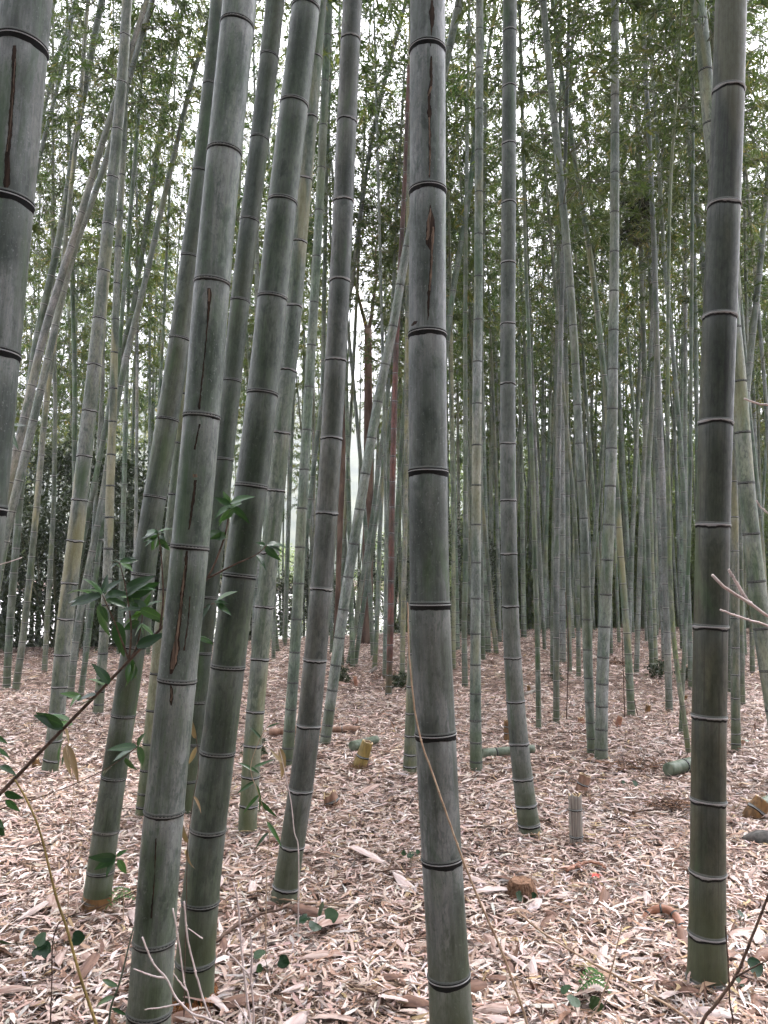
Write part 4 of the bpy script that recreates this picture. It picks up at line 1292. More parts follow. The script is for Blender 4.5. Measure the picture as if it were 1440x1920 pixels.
def piece(name, label, cat, p0, p1, w0, w1, skin, nodes=(0.35, 0.75), ragged=0.01, both=False, fibres=False, kindring='crust', bend=0.0, lift=None):
    """a culm piece between two photo pixels, standing or lying on the ground at p0"""
    b = on_ground(*p0)
    b = on_ground(p0[0], p0[1], float(gz(b[0], b[1])))
    D = b[1]
    if lift is None:                     # standing
        t, dep = at_dist(*p1, D)
    else:                                # lying: the far end rests on the ground too
        t = on_ground(p1[0], p1[1], lift)
        b = on_ground(p0[0], p0[1], w0 / 2 * D / FPX * 0.8)
        t = on_ground(p1[0], p1[1], lift + w1 / 2 * t[1] / FPX * 0.8)
    r0, r1 = w0 / 2 * D / FPX, w1 / 2 * t[1] / FPX
    root = thing(name, label, cat, (b[0], b[1], b[2]))
    n = 14
    q = np.linspace(0, 1, n)
    P = np.outer(q, t - b)
    if lift is None:
        P[0, 2] -= 0.04
    P[:, 2] += bend * np.sin(q * math.pi)
    R = r0 + (r1 - r0) * q
    bag = Bag()
    hollow(bag, P, R, ragged=ragged, both=both)
    obj('wall', bag.mesh('wall'), [M[skin], M['cut'], M['inner']], root)
    T, A, B = frames(P)
    for f in nodes:
        o = obj('node_ring', random.choice(NODES[kindring]), None, root)
        p = np.array([np.interp(f, q, P[:, k]) for k in range(3)])
        tt = np.array([np.interp(f, q, T[:, k]) for k in range(3)])
        o.matrix_local = Matrix.Translation(Vector(p)) @ Vector((0, 0, 1)).rotation_difference(Vector(tt)).to_matrix().to_4x4() @ Matrix.Scale((r0 + (r1 - r0) * f) * 1.01, 4)
    if fibres:
        fb = Bag()
        for i in range(70):
            a = random.uniform(0, 6.283)
            rr = r0 * random.uniform(0.9, 1.05)
            e = r0 * random.uniform(1.15, 1.7)
            fb.tube(smooth_path([(math.cos(a) * rr, math.sin(a) * rr, random.uniform(0.01, 0.06)), (math.cos(a) * (rr + e) / 2, math.sin(a) * (rr + e) / 2, random.uniform(0.01, 0.045)), (math.cos(a + 0.1) * e, math.sin(a + 0.1) * e, 0.0)], 4), np.array([0.0022, 0.002, 0.0015, 0.001]), 3, 0, False)
        obj('rootlets', fb.mesh('rootlets'), M['orangefibre' if fibres == 'orange' else 'fibre'], root)
    return root


piece('bamboo_stump', 'tilted yellow stump with an amber foot beside a short green log', 'stump', (672, 1441), (690, 1390), 26, 21, 'yellowgreen', (0.45,), 0.008, fibres=True)
piece('bamboo_stump', 'weathered grey upright stump beside the slender-necked bamboo', 'stump', (1081, 1584), (1078, 1490), 24, 24, 'oldgrey', (0.18, 0.72), 0.03)
piece('bamboo_stump', 'short tilted hollow brown stump behind the weathered grey stump', 'stump', (1088, 1487), (1098, 1453), 21, 21, 'brownlog', (0.5,), 0.004)
piece('bamboo_stump', 'small brown and yellow stump behind the slender-necked bamboo', 'stump', (950, 1390), (951, 1350), 12, 11, 'amber', (0.4, 0.7), 0.02)
piece('bamboo_stump', 'low broken brown stump with frayed roots among pale litter', 'stump', (626, 1513), (618, 1490), 30, 26, 'brownlog', (0.5,), 0.05, fibres=True)
piece('bamboo_stump', 'short amber stump stuck in the ground beside the dark stone', 'stump', (1410, 1533), (1432, 1500), 36, 30, 'amber', (0.45,), 0.01)
for (p0, p1, w) in [((668, 1285), (665, 1268), 7), ((992, 1298), (991, 1286), 7), ((1091, 1357), (1089, 1346), 13), ((1158, 1362), (1163, 1344), 11), ((1287, 1313), (1286, 1304), 7), ((68, 1438), (66, 1424), 15), ((1213, 1338), (1216, 1322), 10), ((402, 1378), (401, 1366), 9), ((1392, 1398), (1392, 1388), 12)]:
    piece('small_stump', 'small reddish cut bamboo stump low in the leaf litter', 'stump', p0, p1, w, w * 0.9, random.choice(['amber', 'brownlog', 'copper']), (), 0.02)['group'] = 'small reddish stumps'
piece('fallen_log', 'short green bamboo log lying behind the tilted yellow stump', 'log', (660, 1399), (706, 1386), 17, 14, 'greenlog', (0.5,), 0.006, both=True, lift=0.0)
piece('fallen_log', 'green bamboo log lying beside the pale banded bamboo', 'log', (905, 1413), (1000, 1404), 17, 15, 'greenlog', (0.25, 0.62), 0.006, both=True, lift=0.0, kindring='band')
piece('fallen_log', 'cut green bamboo log resting by the dark olive bamboo', 'log', (1253, 1443), (1316, 1426), 23, 22, 'greenlog', (0.45,), 0.004, both=True, lift=0.0, kindring='band')
piece('fallen_log', 'long dead brown culm lying behind the brownish crusty bamboo', 'log', (505, 1372), (674, 1366), 11, 10, 'brownlog', (0.2, 0.4, 0.6, 0.8), 0.01, both=True, lift=0.0)
piece('fallen_log', 'tiny dark log propped near the reddish brown bamboo', 'log', (692, 1262), (707, 1250), 7, 6, 'oldgrey', (), 0.004, both=True)
piece('fallen_log', 'pale green culm end poking in beside the amber stump', 'log', (1428, 1512), (1470, 1494), 26, 26, 'greenlog', (0.5,), 0.004, both=True, lift=0.0)
piece('fallen_log', 'thin dark log lying beside a tiny stump behind the thin straight bamboo', 'log', (985, 1301), (1012, 1292), 6, 5, 'oldgrey', (), 0.004, both=True, lift=0.0)

# orange rootlet collar belongs to the dark green culm
r3, i3, d3, _ = CULMS['thick dark green bamboo rising from a collar of orange rootlets']
fb = Bag()
for i in range(230):
    a = random.uniform(0, 6.283)
    r0 = i3['R'][0] * 1.06
    e = r0 * random.uniform(1.15, 1.55)
    fb.tube(smooth_path([(math.cos(a) * r0, math.sin(a) * r0, random.uniform(0.025, 0.055)), (math.cos(a) * (r0 + e) / 2, math.sin(a) * (r0 + e) / 2, random.uniform(0.02, 0.05)), (math.cos(a) * e, math.sin(a) * e, 0.002)], 4), np.array([0.002, 0.002, 0.0016, 0.001]), 3, 0, False)
obj('rootlets', fb.mesh('rootlets'), M['orangefibre'], r3)

# amber foot segment of the leaning culm
r4, i4, d4, _ = CULMS['dark green leaning bamboo with amber foot at its base']
fb = Bag()
zz = np.linspace(0, 0.075, 6)
fb.tube(np.stack([np.interp(zz, i4['Ps'][:, 2] - i4['base'][2], i4['Ps'][:, 0] - i4['base'][0]), np.interp(zz, i4['Ps'][:, 2] - i4['base'][2], i4['Ps'][:, 1] - i4['base'][1]), zz - 0.01], -1), i4['R'][0] * np.array([1.2, 1.16, 1.12, 1.10, 1.075, 1.05]), 28, 0, False)
obj('sheath_collar', fb.mesh('sheath_collar'), M['amber'], r4)

# fibrous old stump
b = on_ground(978, 1680)
root = thing('root_stump', 'squat fibrous root stump like a worn brush', 'stump', (b[0], b[1], float(gz(b[0], b[1]))))
rr = 25 * b[1] / FPX
fb = Bag()
th = np.linspace(0, 2 * math.pi, 25)[:-1]
prof = [(1.0, -0.02), (0.98, 0.03), (0.86, 0.07), (0.72, 0.085), (0.4, 0.078), (0.02, 0.07)]
V = np.concatenate([np.stack([rr * q * np.cos(th), rr * q * np.sin(th), np.full(24, z) + rng.normal(0, 0.003, 24)], -1) for q, z in prof])
j = np.arange(24)
F = np.concatenate([np.stack([q * 24 + j, q * 24 + (j + 1) % 24, (q + 1) * 24 + (j + 1) % 24, (q + 1) * 24 + j], -1) for q in range(5)])
fb.add(V, F)
obj('core', fb.mesh('core'), M['fibre'], root)
fb = Bag()
for i in range(320):
    a = random.uniform(0, 6.283)
    e = rr * random.uniform(1.02, 1.3)
    fb.tube(smooth_path([(math.cos(a) * rr * 0.75, math.sin(a) * rr * 0.75, 0.085), (math.cos(a) * rr * 0.98, math.sin(a) * rr * 0.98, random.uniform(0.045, 0.065)), (math.cos(a) * e, math.sin(a) * e, 0.0)], 5), 0.0017, 3, 0, False)
obj('rootlets', fb.mesh('rootlets'), M['fibre'], root)

# copper rhizome arching out of the litter
pts = []
for (x, y, up) in [(1200, 1728, -0.01), (1218, 1722, 0.03), (1240, 1722, 0.05), (1262, 1728, 0.045), (1278, 1742, 0.02), (1286, 1752, -0.01)]:
    p = on_ground(x, y)
    pts.append((p[0], p[1], float(gz(p[0], p[1])) + up))
pts = np.array(pts)
root = thing('rhizome', 'copper coloured jointed rhizome arching out of the litter', 'root', pts[0])
bag = Bag()
P = smooth_path(pts - pts[0], 30)
R = np.full(30, 0.0165) * (1 + 0.10 * (np.arange(30) % 6 == 0))
bag.tube(P, R, 12)
obj('stem', bag.mesh('stem'), M['copper'], root)
for k in (6, 12, 18, 24):
    o = obj('node_ring', NODES['band'][k % 4], None, root)
    T, _, _ = frames(P)
    o.matrix_local = Matrix.Translation(Vector(P[k])) @ Vector((0, 0, 1)).rotation_difference(Vector(T[k])).to_matrix().to_4x4() @ Matrix.Scale(0.0182, 4)

# dark stone by the right edge
b = on_ground(1432, 1580)
import bmesh
bm = bmesh.new()
bmesh.ops.create_icosphere(bm, subdivisions=3, radius=1)
for v in bm.verts:
    n_ = 1 + 0.13 * math.sin(v.co.x * 3 + 1) + 0.1 * math.sin(v.co.y * 4.2) * math.cos(v.co.z * 3) + random.gauss(0, 0.012)
    v.co = Vector((v.co.x * 0.12, v.co.y * 0.07, v.co.z * 0.045)) * n_
me = bpy.data.meshes.new('stone')
bm.to_mesh(me)
bm.free()
for p in me.polygons:
    p.use_smooth = True
M['stone'] = simple_mat('dark_stone', (0.035, 0.033, 0.03), (0.10, 0.095, 0.085), 25, 0.85)
tag(obj('stone', me, M['stone'], None, (b[0], b[1], float(gz(b[0], b[1])) + 0.025)), 'flat dark stone in the litter by the amber stump', 'stone')

# fallen twigs
M['darktwig'] = simple_mat('dark_twig', (0.05, 0.03, 0.022), (0.14, 0.09, 0.065), 50, 0.85)
M['paletwig'] = simple_mat('pale_twig', (0.44, 0.36, 0.34), (0.66, 0.57, 0.55), 50, 0.6)
M['tantwig'] = simple_mat('tan_twig', (0.30, 0.20, 0.13), (0.48, 0.36, 0.25), 50, 0.7)


def ground_stick(label, px, r, mat, name='fallen_twig', group=None):
    pts = []
    for (x, y) in px:
        p = on_ground(x, y)
        pts.append((p[0], p[1], float(gz(p[0], p[1])) + 0.025 + random.uniform(0, 0.015)))
    pts = np.array(pts)
    c = pts[0].copy()
    bag = Bag()
    n = 6 * len(pts)
    P = smooth_path(pts - c, n)
    P += rng.normal(0, r * 0.3, P.shape)
    bag.tube(P, np.linspace(r, r * 0.5, n), 7)
    for k in range(random.randint(1, 3)):
        i = random.randint(2, n - 3)
        d = np.array([random.gauss(0, 1), random.gauss(0, 1), random.uniform(0.1, 0.5)])
        d /= np.linalg.norm(d)
        bag.tube(np.array([P[i], P[i] + d * 0.04, P[i] + d * 0.09 + np.array([0, 0, -0.01])]), np.array([r * 0.5, r * 0.4, r * 0.2]), 5)
    o = obj(name, bag.mesh(name), M[mat], None, c)
    tag(o, label, 'twig', group)


ground_stick('crooked dark branch lying beside the heart-leaved seedlings', [(400, 1785), (455, 1745), (520, 1722), (600, 1712)], 0.008, 'darktwig')
ground_stick('crooked dark stick in front of the heart-leaved seedlings', [(655, 1866), (700, 1885), (740, 1912), (800, 1928)], 0.007, 'darktwig')
ground_stick('straight tan stalk lying at the foot of the crusty brownish bamboo', [(508, 1697), (580, 1706), (655, 1715)], 0.004, 'tantwig')
ground_stick('curved brown stick in the litter behind the weathered grey stump', [(1185, 1523), (1215, 1522), (1255, 1520)], 0.007, 'darktwig')
ground_stick('curled brown strip lying right of the fibrous root stump', [(1062, 1634), (1090, 1622), (1118, 1622), (1138, 1634)], 0.010, 'copper')
for i in range(46):
    x, y = random.uniform(0, 1440), random.uniform(1300, 1900)
    a = random.uniform(-0.5, 0.5)
    ln = random.uniform(20, 75) * (0.35 + (y - 1200) / 700)
    ground_stick('short dark twig lying loose on the leaf litter' if i % 2 else 'short tan stalk lying loose on the leaf litter', [(x, y), (x + ln * 0.5, y + ln * a * 0.3 + random.uniform(-3, 3)), (x + ln, y + ln * a * 0.5)], random.uniform(0.002, 0.005), 'darktwig' if i % 2 else 'tantwig', group='loose dark twigs' if i % 2 else 'loose tan stalks')

# brush heaps of old twigs
for (x, y, w, lab) in [(1196, 1438, 55, 'heap of dark twigs and dead leaves beside the cut green log'), (1262, 1512, 45, 'low dark brush heap beside the dark olive bamboo'), (1160, 1246, 22, 'small dark brush clump behind the touching twin bamboos'), (722, 1272, 26, 'small dry brush clump near the tiny propped log')]:
    b = on_ground(x, y)
    rr = w * b[1] / FPX
    root = thing('brush_heap', lab, 'brush', (b[0], b[1], float(gz(b[0], b[1]))))
    bag = Bag()
    for i in range(70):
        a, q = random.uniform(0, 6.28), rr * random.random() ** 0.6
        c = np.array([math.cos(a) * q, math.sin(a) * q * 0.6, 0.02 + rr * 0.38 * (1 - q / rr) * random.random()])
        d = np.array([random.gauss(0, 1), random.gauss(0, 1), random.gauss(0, 0.3)])
        d *= rr * random.uniform(0.15, 0.5) / np.linalg.norm(d)
        P = smooth_path([c - d, c + np.array([0, 0, random.uniform(0, 0.02)]), c + d], 5)
        P[:, 2] = np.maximum(P[:, 2], 0.004)
        bag.tube(P, random.uniform(0.0015, 0.004), 4, random.randint(0, 1))
    obj('twigs', bag.mesh('twigs'), [M['darktwig'], M['fibre']], root)

# ------------------------------------------------------------------ broad and narrow leaves for the understorey


def leaf_mesh(name, lv, wide, droop, fold=0.25, tip=1.0, seed=0):
    n = 9
    V = []
    for i in range(n):
        t = i / (n - 1)
        w = wide * 0.5 * (math.sin(math.pi * t ** 0.75) ** 0.9) * (1 - 0.25 * t) + (0.004 if 0 < i < n - 1 else 0.002)
        wv = 0.02 * math.sin(t * 9 + seed)
        zc = -droop * t * t
        for q in (-1, -0.5, 0, 0.5, 1):
            V.append((t, q * w, zc + abs(q) * w * fold + (wv * abs(q) * wide)))
    F = [(i * 5 + j, i * 5 + j + 1, (i + 1) * 5 + j + 1, (i + 1) * 5 + j) for i in range(n - 1) for j in range(4)]
    me = mk_mesh(name, V, [np.array(F)])
    attr(me, 'lv', 'FLOAT', np.full(len(V), lv))
    attr(me, 'mr', 'FLOAT', np.tile([0, 0.3, 1.0, 0.3, 0], n))
    return me


def heart_mesh(lv, seed):
    rs = random.Random(seed)
    n, V, F = 22, [(0.12, 0, 0.0)], []
    for i in range(n):
        a = i / n * 2 * math.pi
        r = 0.52 * (1 - 0.30 * math.exp(-((a - math.pi) / 0.45) ** 2)) + 0.10 * math.exp(-(min(a, 2 * math.pi - a) / 0.35) ** 2)
        V.append((0.5 + r * math.cos(a) * 0.95 - 0.05, r * math.sin(a), 0.06 * math.sin(a * 2 + seed) + 0.05 * abs(math.sin(a))))
    V[0] = (0.42, 0, -0.02)
    F = [(0, 1 + i, 1 + (i + 1) % n) for i in range(n)]
    me = mk_mesh('leaf', V, [np.array(F)])
    attr(me, 'lv', 'FLOAT', np.full(len(V), lv))
    return me


M['seed_leaf'] = leaf_mat('seedling_leaves', [(0.0, (0.012, 0.035, 0.014)), (0.5, (0.024, 0.060, 0.022)), (1.0, (0.06, 0.10, 0.045))], 0.15, rough=0.35, objmix=(0.25, (0.02, 0.04, 0.025)))
M['dry_leaf'] = leaf_mat('drying_leaves', [(0.0, (0.20, 0.13, 0.08)), (0.5, (0.32, 0.24, 0.14)), (1.0, (0.5, 0.4, 0.3))], 0.2, rough=0.6)
BROAD = [leaf_mesh('leaf', lv, 0.40, dr, 0.2, seed=i) for i, (lv, dr) in enumerate([(0.05, 0.25), (0.35, 0.12), (0.6, 0.32), (0.95, 0.18), (0.2, 0.42)])]
NARROW = [leaf_mesh('leaf', lv, 0.17, dr, 0.25, seed=i) for i, (lv, dr) in enumerate([(0.1, 0.3), (0.4, 0.15), (0.7, 0.4)])]
HEART = [heart_mesh(lv, i) for i, lv in enumerate([0.1, 0.4, 0.7])]
for me in BROAD + NARROW:
    me.materials.append(M['green_leaf'])
for me in HEART:
    me.materials.append(M['seed_leaf'])
DRYLEAF = [leaf_mesh('leaf', lv, 0.2, dr, 0.5, seed=i) for i, (lv, dr) in enumerate([(0.2, 0.4), (0.6, 0.25), (0.9, 0.5)])]
for me in DRYLEAF:
    me.materials.append(M['dry_leaf'])


def put_leaf(root, base, tip, me, roll=None, size=None, name='leaf'):
    base, tip = np.asarray(base, float), np.asarray(tip, float)
    d = Vector(tip - base)
    L = size or d.length
    d.normalize()
    up = Vector((random.gauss(0, 0.35), random.gauss(-0.75, 0.45), 0.8))
    y = up.cross(d)
    if y.length < 1e-3:
        y = Vector((1, 0, 0))
    y.normalize()
    z = d.cross(y)
    m = Matrix((d, y, z)).transposed().to_4x4()
    if roll:
        m = m @ Matrix.Rotation(roll, 4, 'X')
    o = obj(name, me, None, root)
    o.matrix_local = Matrix.Translation(Vector(base) - root.location) @ m @ Matrix.Scale(L, 4)
    return o


# --- the broad-leaved sapling that reaches in from the left, between the two thick culms
SD = 2.62


def S3(x, y, dd=0.0):
    return at_dist(x, y, SD + dd)[0]


rootp = on_ground(-330, 1880)
SD0 = rootp[1]
sap = thing('sapling', 'broad-leaved green sapling with a dark slanting stem among the thick bamboos', 'sapling', (rootp[0], rootp[1], float(gz(rootp[0], rootp[1]))))
bag = Bag()
main = [rootp] + [S3(x, y) for x, y in [(-150, 1640), (0, 1488), (90, 1395), (180, 1303), (242, 1238), (300, 1180), (345, 1130), (388, 1085), (420, 1010), (432, 945)]]
main[0] = rootp - np.array([0, 0, 0.03])
bag.tube(smooth_path(main, 60) - rootp, np.linspace(0.010, 0.0028, 60), 8)
subs = [[(242, 1238), (246, 1180), (239, 1121), (232, 1085), (224, 1055)], [(242, 1238), (217, 1171), (203, 1140), (192, 1115)], [(242, 1238), (255, 1215), (266, 1165), (267, 1135)], [(300, 1180), (306, 1120), (302, 1040), (296, 1000)], [(388, 1085), (440, 1058), (480, 1040), (500, 1022)], [(180, 1303), (168, 1310), (150, 1302)], [(345, 1130), (375, 1140), (402, 1130)]]
for sp in subs:
    dd = random.uniform(-0.05, 0.06)
    P = smooth_path([S3(x, y, dd * i / len(sp)) for i, (x, y) in enumerate(sp)], 14) - rootp
    bag.tube(P, np.linspace(0.004, 0.0016, 14), 6)
obj('stem', bag.mesh('stem'), M['darktwig'], sap)
LEAVES = [((190, 1118), (124, 1128)), ((188, 1130), (190, 1196)), ((190, 1112), (128, 1092)), ((192, 1115), (168, 1078)), ((194, 1112), (222, 1082)), ((196, 1118), (232, 1105)), ((198, 1125), (236, 1128)),
          ((224, 1055), (204, 1046)), ((225, 1054), (262, 1046)), ((222, 1056), (200, 1062)), ((226, 1056), (248, 1040)), ((238, 1118), (268, 1085)), ((240, 1118), (300, 1092)), ((240, 1122), (212, 1100)),
          ((267, 1138), (308, 1122)), ((267, 1136), (240, 1112)), ((266, 1142), (222, 1138)), ((268, 1140), (300, 1165)), ((266, 1150), (232, 1165)), ((262, 1165), (228, 1182)), ((262, 1170), (300, 1195)), ((216, 1172), (232, 1222)), ((256, 1214), (306, 1185)),
          ((246, 1240), (248, 1288)), ((244, 1245), (232, 1280)), ((180, 1303), (130, 1310)), ((200, 1285), (168, 1268)), ((205, 1283), (180, 1240)), ((150, 1302), (128, 1322)), ((120, 1360), (62, 1338)), ((130, 1352), (92, 1328)),
          ((297, 1002), (262, 1004)), ((297, 1000), (272, 990)), ((298, 1000), (285, 1034)), ((296, 998), (322, 984)), ((300, 1010), (318, 1035)), ((298, 1003), (270, 1022)),
          ((432, 946), (402, 932)), ((432, 944), (468, 922)), ((432, 945), (416, 920)), ((432, 948), (402, 962)), ((431, 950), (470, 970)), ((430, 955), (450, 940)), ((428, 960), (404, 985)), ((424, 1000), (396, 1010)),
          ((500, 1022), (546, 1014)), ((500, 1023), (540, 1032)), ((496, 1024), (478, 1008)), ((498, 1025), (520, 1048)), ((480, 1040), (502, 1062)), ((402, 1130), (438, 1102)), ((404, 1130), (436, 1152)), ((395, 1132), (372, 1160)), ((402, 1130), (432, 1122)), ((385, 1090), (372, 1060)), ((372, 1195), (404, 1205)), ((370, 1195), (398, 1190))]
for (a, b_) in LEAVES + [((a[0] + random.uniform(-9, 9), a[1] + random.uniform(-9, 9)), (a[0] + (b_[0] - a[0]) * 0.7 + random.uniform(-22, 22), a[1] + (b_[1] - a[1]) * 0.7 + random.uniform(-22, 22))) for a, b_ in LEAVES[:45]]:
    dd = random.uniform(-0.04, 0.05)
    put_leaf(sap, S3(*a, dd), S3(*b_, dd + random.uniform(-0.05, 0.05)), random.choice(BROAD), random.gauss(0, 0.35))

# --- narrow-leaved bamboo sprigs in the lower left


def sprig(label, px, D, leaves, r=0.0022, mat='tantwig', pool=None, name='bamboo_sprig', rooted=True):
    pts = [at_dist(x, y, D)[0] for x, y in px]
    if rooted:
        g = pts[0].copy()
        g[2] = float(gz(g[0], g[1])) - 0.01
        pts = [g] + pts if pts[0][2] > g[2] + 0.03 else pts
    base = pts[0].copy()
    root = thing(name, label, 'sprig', base)
    bag = Bag()
    n = 8 * len(pts)
    bag.tube(smooth_path(pts, n) - base, np.linspace(r, r * 0.55, n), 6)
    obj('stem', bag.mesh('stem'), M[mat], root)
    for (a, b_) in leaves:
        dd = random.uniform(-0.06, 0.06)
        put_leaf(root, at_dist(*a, D)[0], at_dist(*b_, D + dd)[0], random.choice(pool or NARROW), random.gauss(0, 0.5))
    return root


sprig('yellow-green bare stalk slanting over the litter beside the leaning bamboo', [(200, 1990), (180, 1920), (150, 1830), (125, 1740), (105, 1680), (75, 1560), (50, 1500), (28, 1462)], 2.15, [], 0.0052, 'yellowgreen', name='bare_stalk')
sprig('narrow-leaved sprig beside the half hidden grey-green bamboo', [(500, 1640), (505, 1560), (485, 1490), (470, 1440), (488, 1385), (520, 1330)], 3.0, [((486, 1450), (446, 1425)), ((480, 1470), (500, 1515)), ((478, 1465), (440, 1488)), ((500, 1540), (530, 1580)), ((486, 1490), (455, 1520)), ((474, 1440), (515, 1420)), ((490, 1385), (470, 1360)), ((500, 1365), (525, 1352)), ((505, 1560), (470, 1590)), ((485, 1500), (520, 1535))])
sprig('arching sprig with broad pale-backed leaves left of the split grey bamboo', [(-60, 1560), (0, 1518), (60, 1500), (140, 1470), (210, 1435), (258, 1400)], 2.4, [((258, 1400), (200, 1402)), ((256, 1400), (280, 1440)), ((210, 1437), (190, 1445)), ((258, 1400), (262, 1376)), ((235, 1420), (252, 1452)), ((250, 1405), (205, 1424))], 0.0026, 'darktwig', BROAD)
sprig('drooping half-dry leaves on a thin stalk before the straw-patched bamboo', [(132, 1560), (138, 1470), (128, 1395), (122, 1360)], 3.2, [((124, 1395), (152, 1460)), ((122, 1398), (128, 1455)), ((126, 1380), (88, 1420)), ((120, 1362), (135, 1395)), ((128, 1400), (108, 1440))], 0.002, 'tantwig', NARROW + DRYLEAF)
sprig('tuft of green leaves at the foot of the leaning bamboo', [(232, 1668), (225, 1640), (218, 1606)], 3.3, [((218, 1606), (168, 1612)), ((218, 1604), (176, 1632)), ((216, 1608), (192, 1640)), ((218, 1606), (236, 1592)), ((220, 1612), (240, 1640))], 0.002, 'tantwig', BROAD)
sprig('leaves poking in at the left edge above the litter', [(-60, 1640), (-40, 1520), (-20, 1420), (-8, 1380)], 2.3, [((-12, 1380), (12, 1390)), ((-10, 1402), (22, 1420)), ((0, 1436), (28, 1444)), ((8, 1486), (42, 1498)), ((10, 1500), (36, 1520)), ((-18, 1528), (10, 1552)), ((-14, 1545), (12, 1572))], 0.003, 'darktwig', BROAD)
sprig('small green sprig hanging beside the edge bamboo', [(-30, 2050), (-34, 1500), (-30, 1100), (-20, 900), (4, 800)], 2.35, [((4, 800), (52, 790)), ((4, 806), (40, 826)), ((2, 798), (30, 778)), ((-2, 812), (20, 824))], 0.003, 'darktwig', BROAD)
sprig('dry curled leaves between the split and the dark green bamboo', [(350, 1650), (352, 1580), (362, 1500), (372, 1440), (368, 1380)], 2.62, [((352, 1580), (336, 1550)), ((362, 1492), (384, 1520)), ((368, 1400), (352, 1440)), ((366, 1385), (356, 1350)), ((352, 1590), (350, 1640))], 0.002, 'darktwig', DRYLEAF)
sprig('green shoot slanting beside the foot of the split bamboo', [(206, 1900), (225, 1840), (240, 1780), (250, 1740)], 2.45, [((215, 1870), (160, 1880)), ((222, 1850), (178, 1832)), ((210, 1890), (240, 1905))], 0.004, 'greenlog', NARROW)
sprig('pale dry stalk leaning on the crusty brownish bamboo', [(560, 1600), (552, 1560), (545, 1500), (528, 1420), (522, 1400)], 3.2, [((522, 1400), (545, 1470)), ((530, 1430), (512, 1412))], 0.003, 'paletwig', DRYLEAF)

# thin dead saplings farther in
for px, D in [([(1062, 1358), (1064, 1290), (1066, 1200), (1060, 1110)], 7.9), ([(1172, 1355), (1170, 1300), (1168, 1240), (1166, 1170)], 8.0), ([(1198, 1350), (1185, 1300), (1168, 1262)], 8.1), ([(1085, 1275), (1082, 1200), (1083, 1120)], 10.8)]:
    sprig('thin bare dead stem standing upright in the litter', px, D, [], 0.006, 'darktwig', name='dead_stem')['group'] = 'thin bare dead stems'

# --- bare pale twigs close to the viewpoint


def twig_bush(label, lines, D, root_px, r, mat, name='bare_twigs', buds=True):
    g = at_dist(*root_px, D)[0]
    g[2] = float(gz(g[0], g[1]))
    root = thing(name, label, 'twigs', g)
    for i, (ln, rel, join) in enumerate(lines):
        dd = random.uniform(-0.06, 0.06)
        pts = [at_dist(x, y, D + dd)[0] for x, y in ln]
        if join:
            pts = pts + [(pts[-1] * 0.5 + g * 0.5) + np.array([0, 0, 0.03]), g - np.array([0, 0, 0.02])]
        pts = np.array(pts)
        bag = Bag()
        n = 9 * len(pts)
        P = smooth_path(pts, n) - g
        R = np.linspace(r * 0.6, r * 1.1, n) * rel
        P += rng.normal(0, r * 0.12, P.shape)
        bag.tube(P, R, 8)
        if buds:
            for k in range(5, n - 4, 9):
                bag.tube(np.array([P[k] - (P[k + 1] - P[k]) * 0.15, P[k], P[k] + (P[k + 1] - P[k]) * 0.2]), np.array([R[k] * 0.9, R[k] * 1.55, R[k] * 0.9]), 8)
        obj('twig', bag.mesh('twig'), M[mat], root)
    return root


twig_bush('spray of bare pale pinkish twigs before the two thick bamboos', [
    ([(267, 1757), (287, 1806), (312, 1834), (330, 1870), (360, 1900), (392, 1912), (430, 1945)], 1.25, True), ([(250, 1816), (287, 1830), (312, 1834)], 0.9, False),
    ([(324, 1703), (335, 1765), (346, 1845), (351, 1857), (360, 1900), (376, 1940)], 1.0, True), ([(345, 1690), (352, 1760), (370, 1835), (385, 1885), (397, 1915), (402, 1950)], 1.25, True),
    ([(271, 1893), (310, 1888), (345, 1880)], 0.8, False), ([(438, 1655), (447, 1700), (452, 1770), (458, 1830), (465, 1890), (470, 1940)], 1.3, True), ([(427, 1785), (455, 1815), (470, 1840), (475, 1930)], 1.1, True),
    ([(470, 1745), (472, 1800), (470, 1840)], 1.0, False), ([(440, 1875), (465, 1915), (475, 1950)], 0.9, True), ([(505, 1870), (495, 1900), (490, 1945)], 1.1, True), ([(325, 1825), (340, 1845), (350, 1857)], 0.7, False), ([(352, 1740), (380, 1760)], 0.5, False)], 1.75, (440, 2330), 0.0026, 'paletwig')
twig_bush('long pale jointed twig leaning across the thickest grey bamboo', [([(764, 1130), (769, 1250), (785, 1370), (820, 1475), (856, 1580), (895, 1680), (935, 1770), (965, 1850), (990, 1930)], 1.2, True)], 1.95, (1020, 2200), 0.0026, 'tantwig', 'leaning_twig')
twig_bush('reddish brown forked twig at the foot of the dark olive bamboo', [([(1452, 1650), (1405, 1770), (1380, 1830), (1345, 1880), (1310, 1940)], 1.6, True), ([(1360, 1735), (1365, 1800), (1368, 1870), (1370, 1945)], 0.9, True), ([(1452, 1795), (1410, 1815), (1380, 1832)], 0.7, False)], 1.7, (1270, 2350), 0.0028, 'darktwig')
twig_bush('tan straight stalk slanting over the litter right of the thickest bamboo', [([(968, 1708), (1020, 1750), (1100, 1800), (1200, 1855), (1300, 1925)], 1.4, True), ([(1166, 1735), (1146, 1820), (1125, 1880), (1105, 1945)], 0.9, True)], 2.0, (1330, 2170), 0.0028, 'tantwig', 'slanting_stalk')
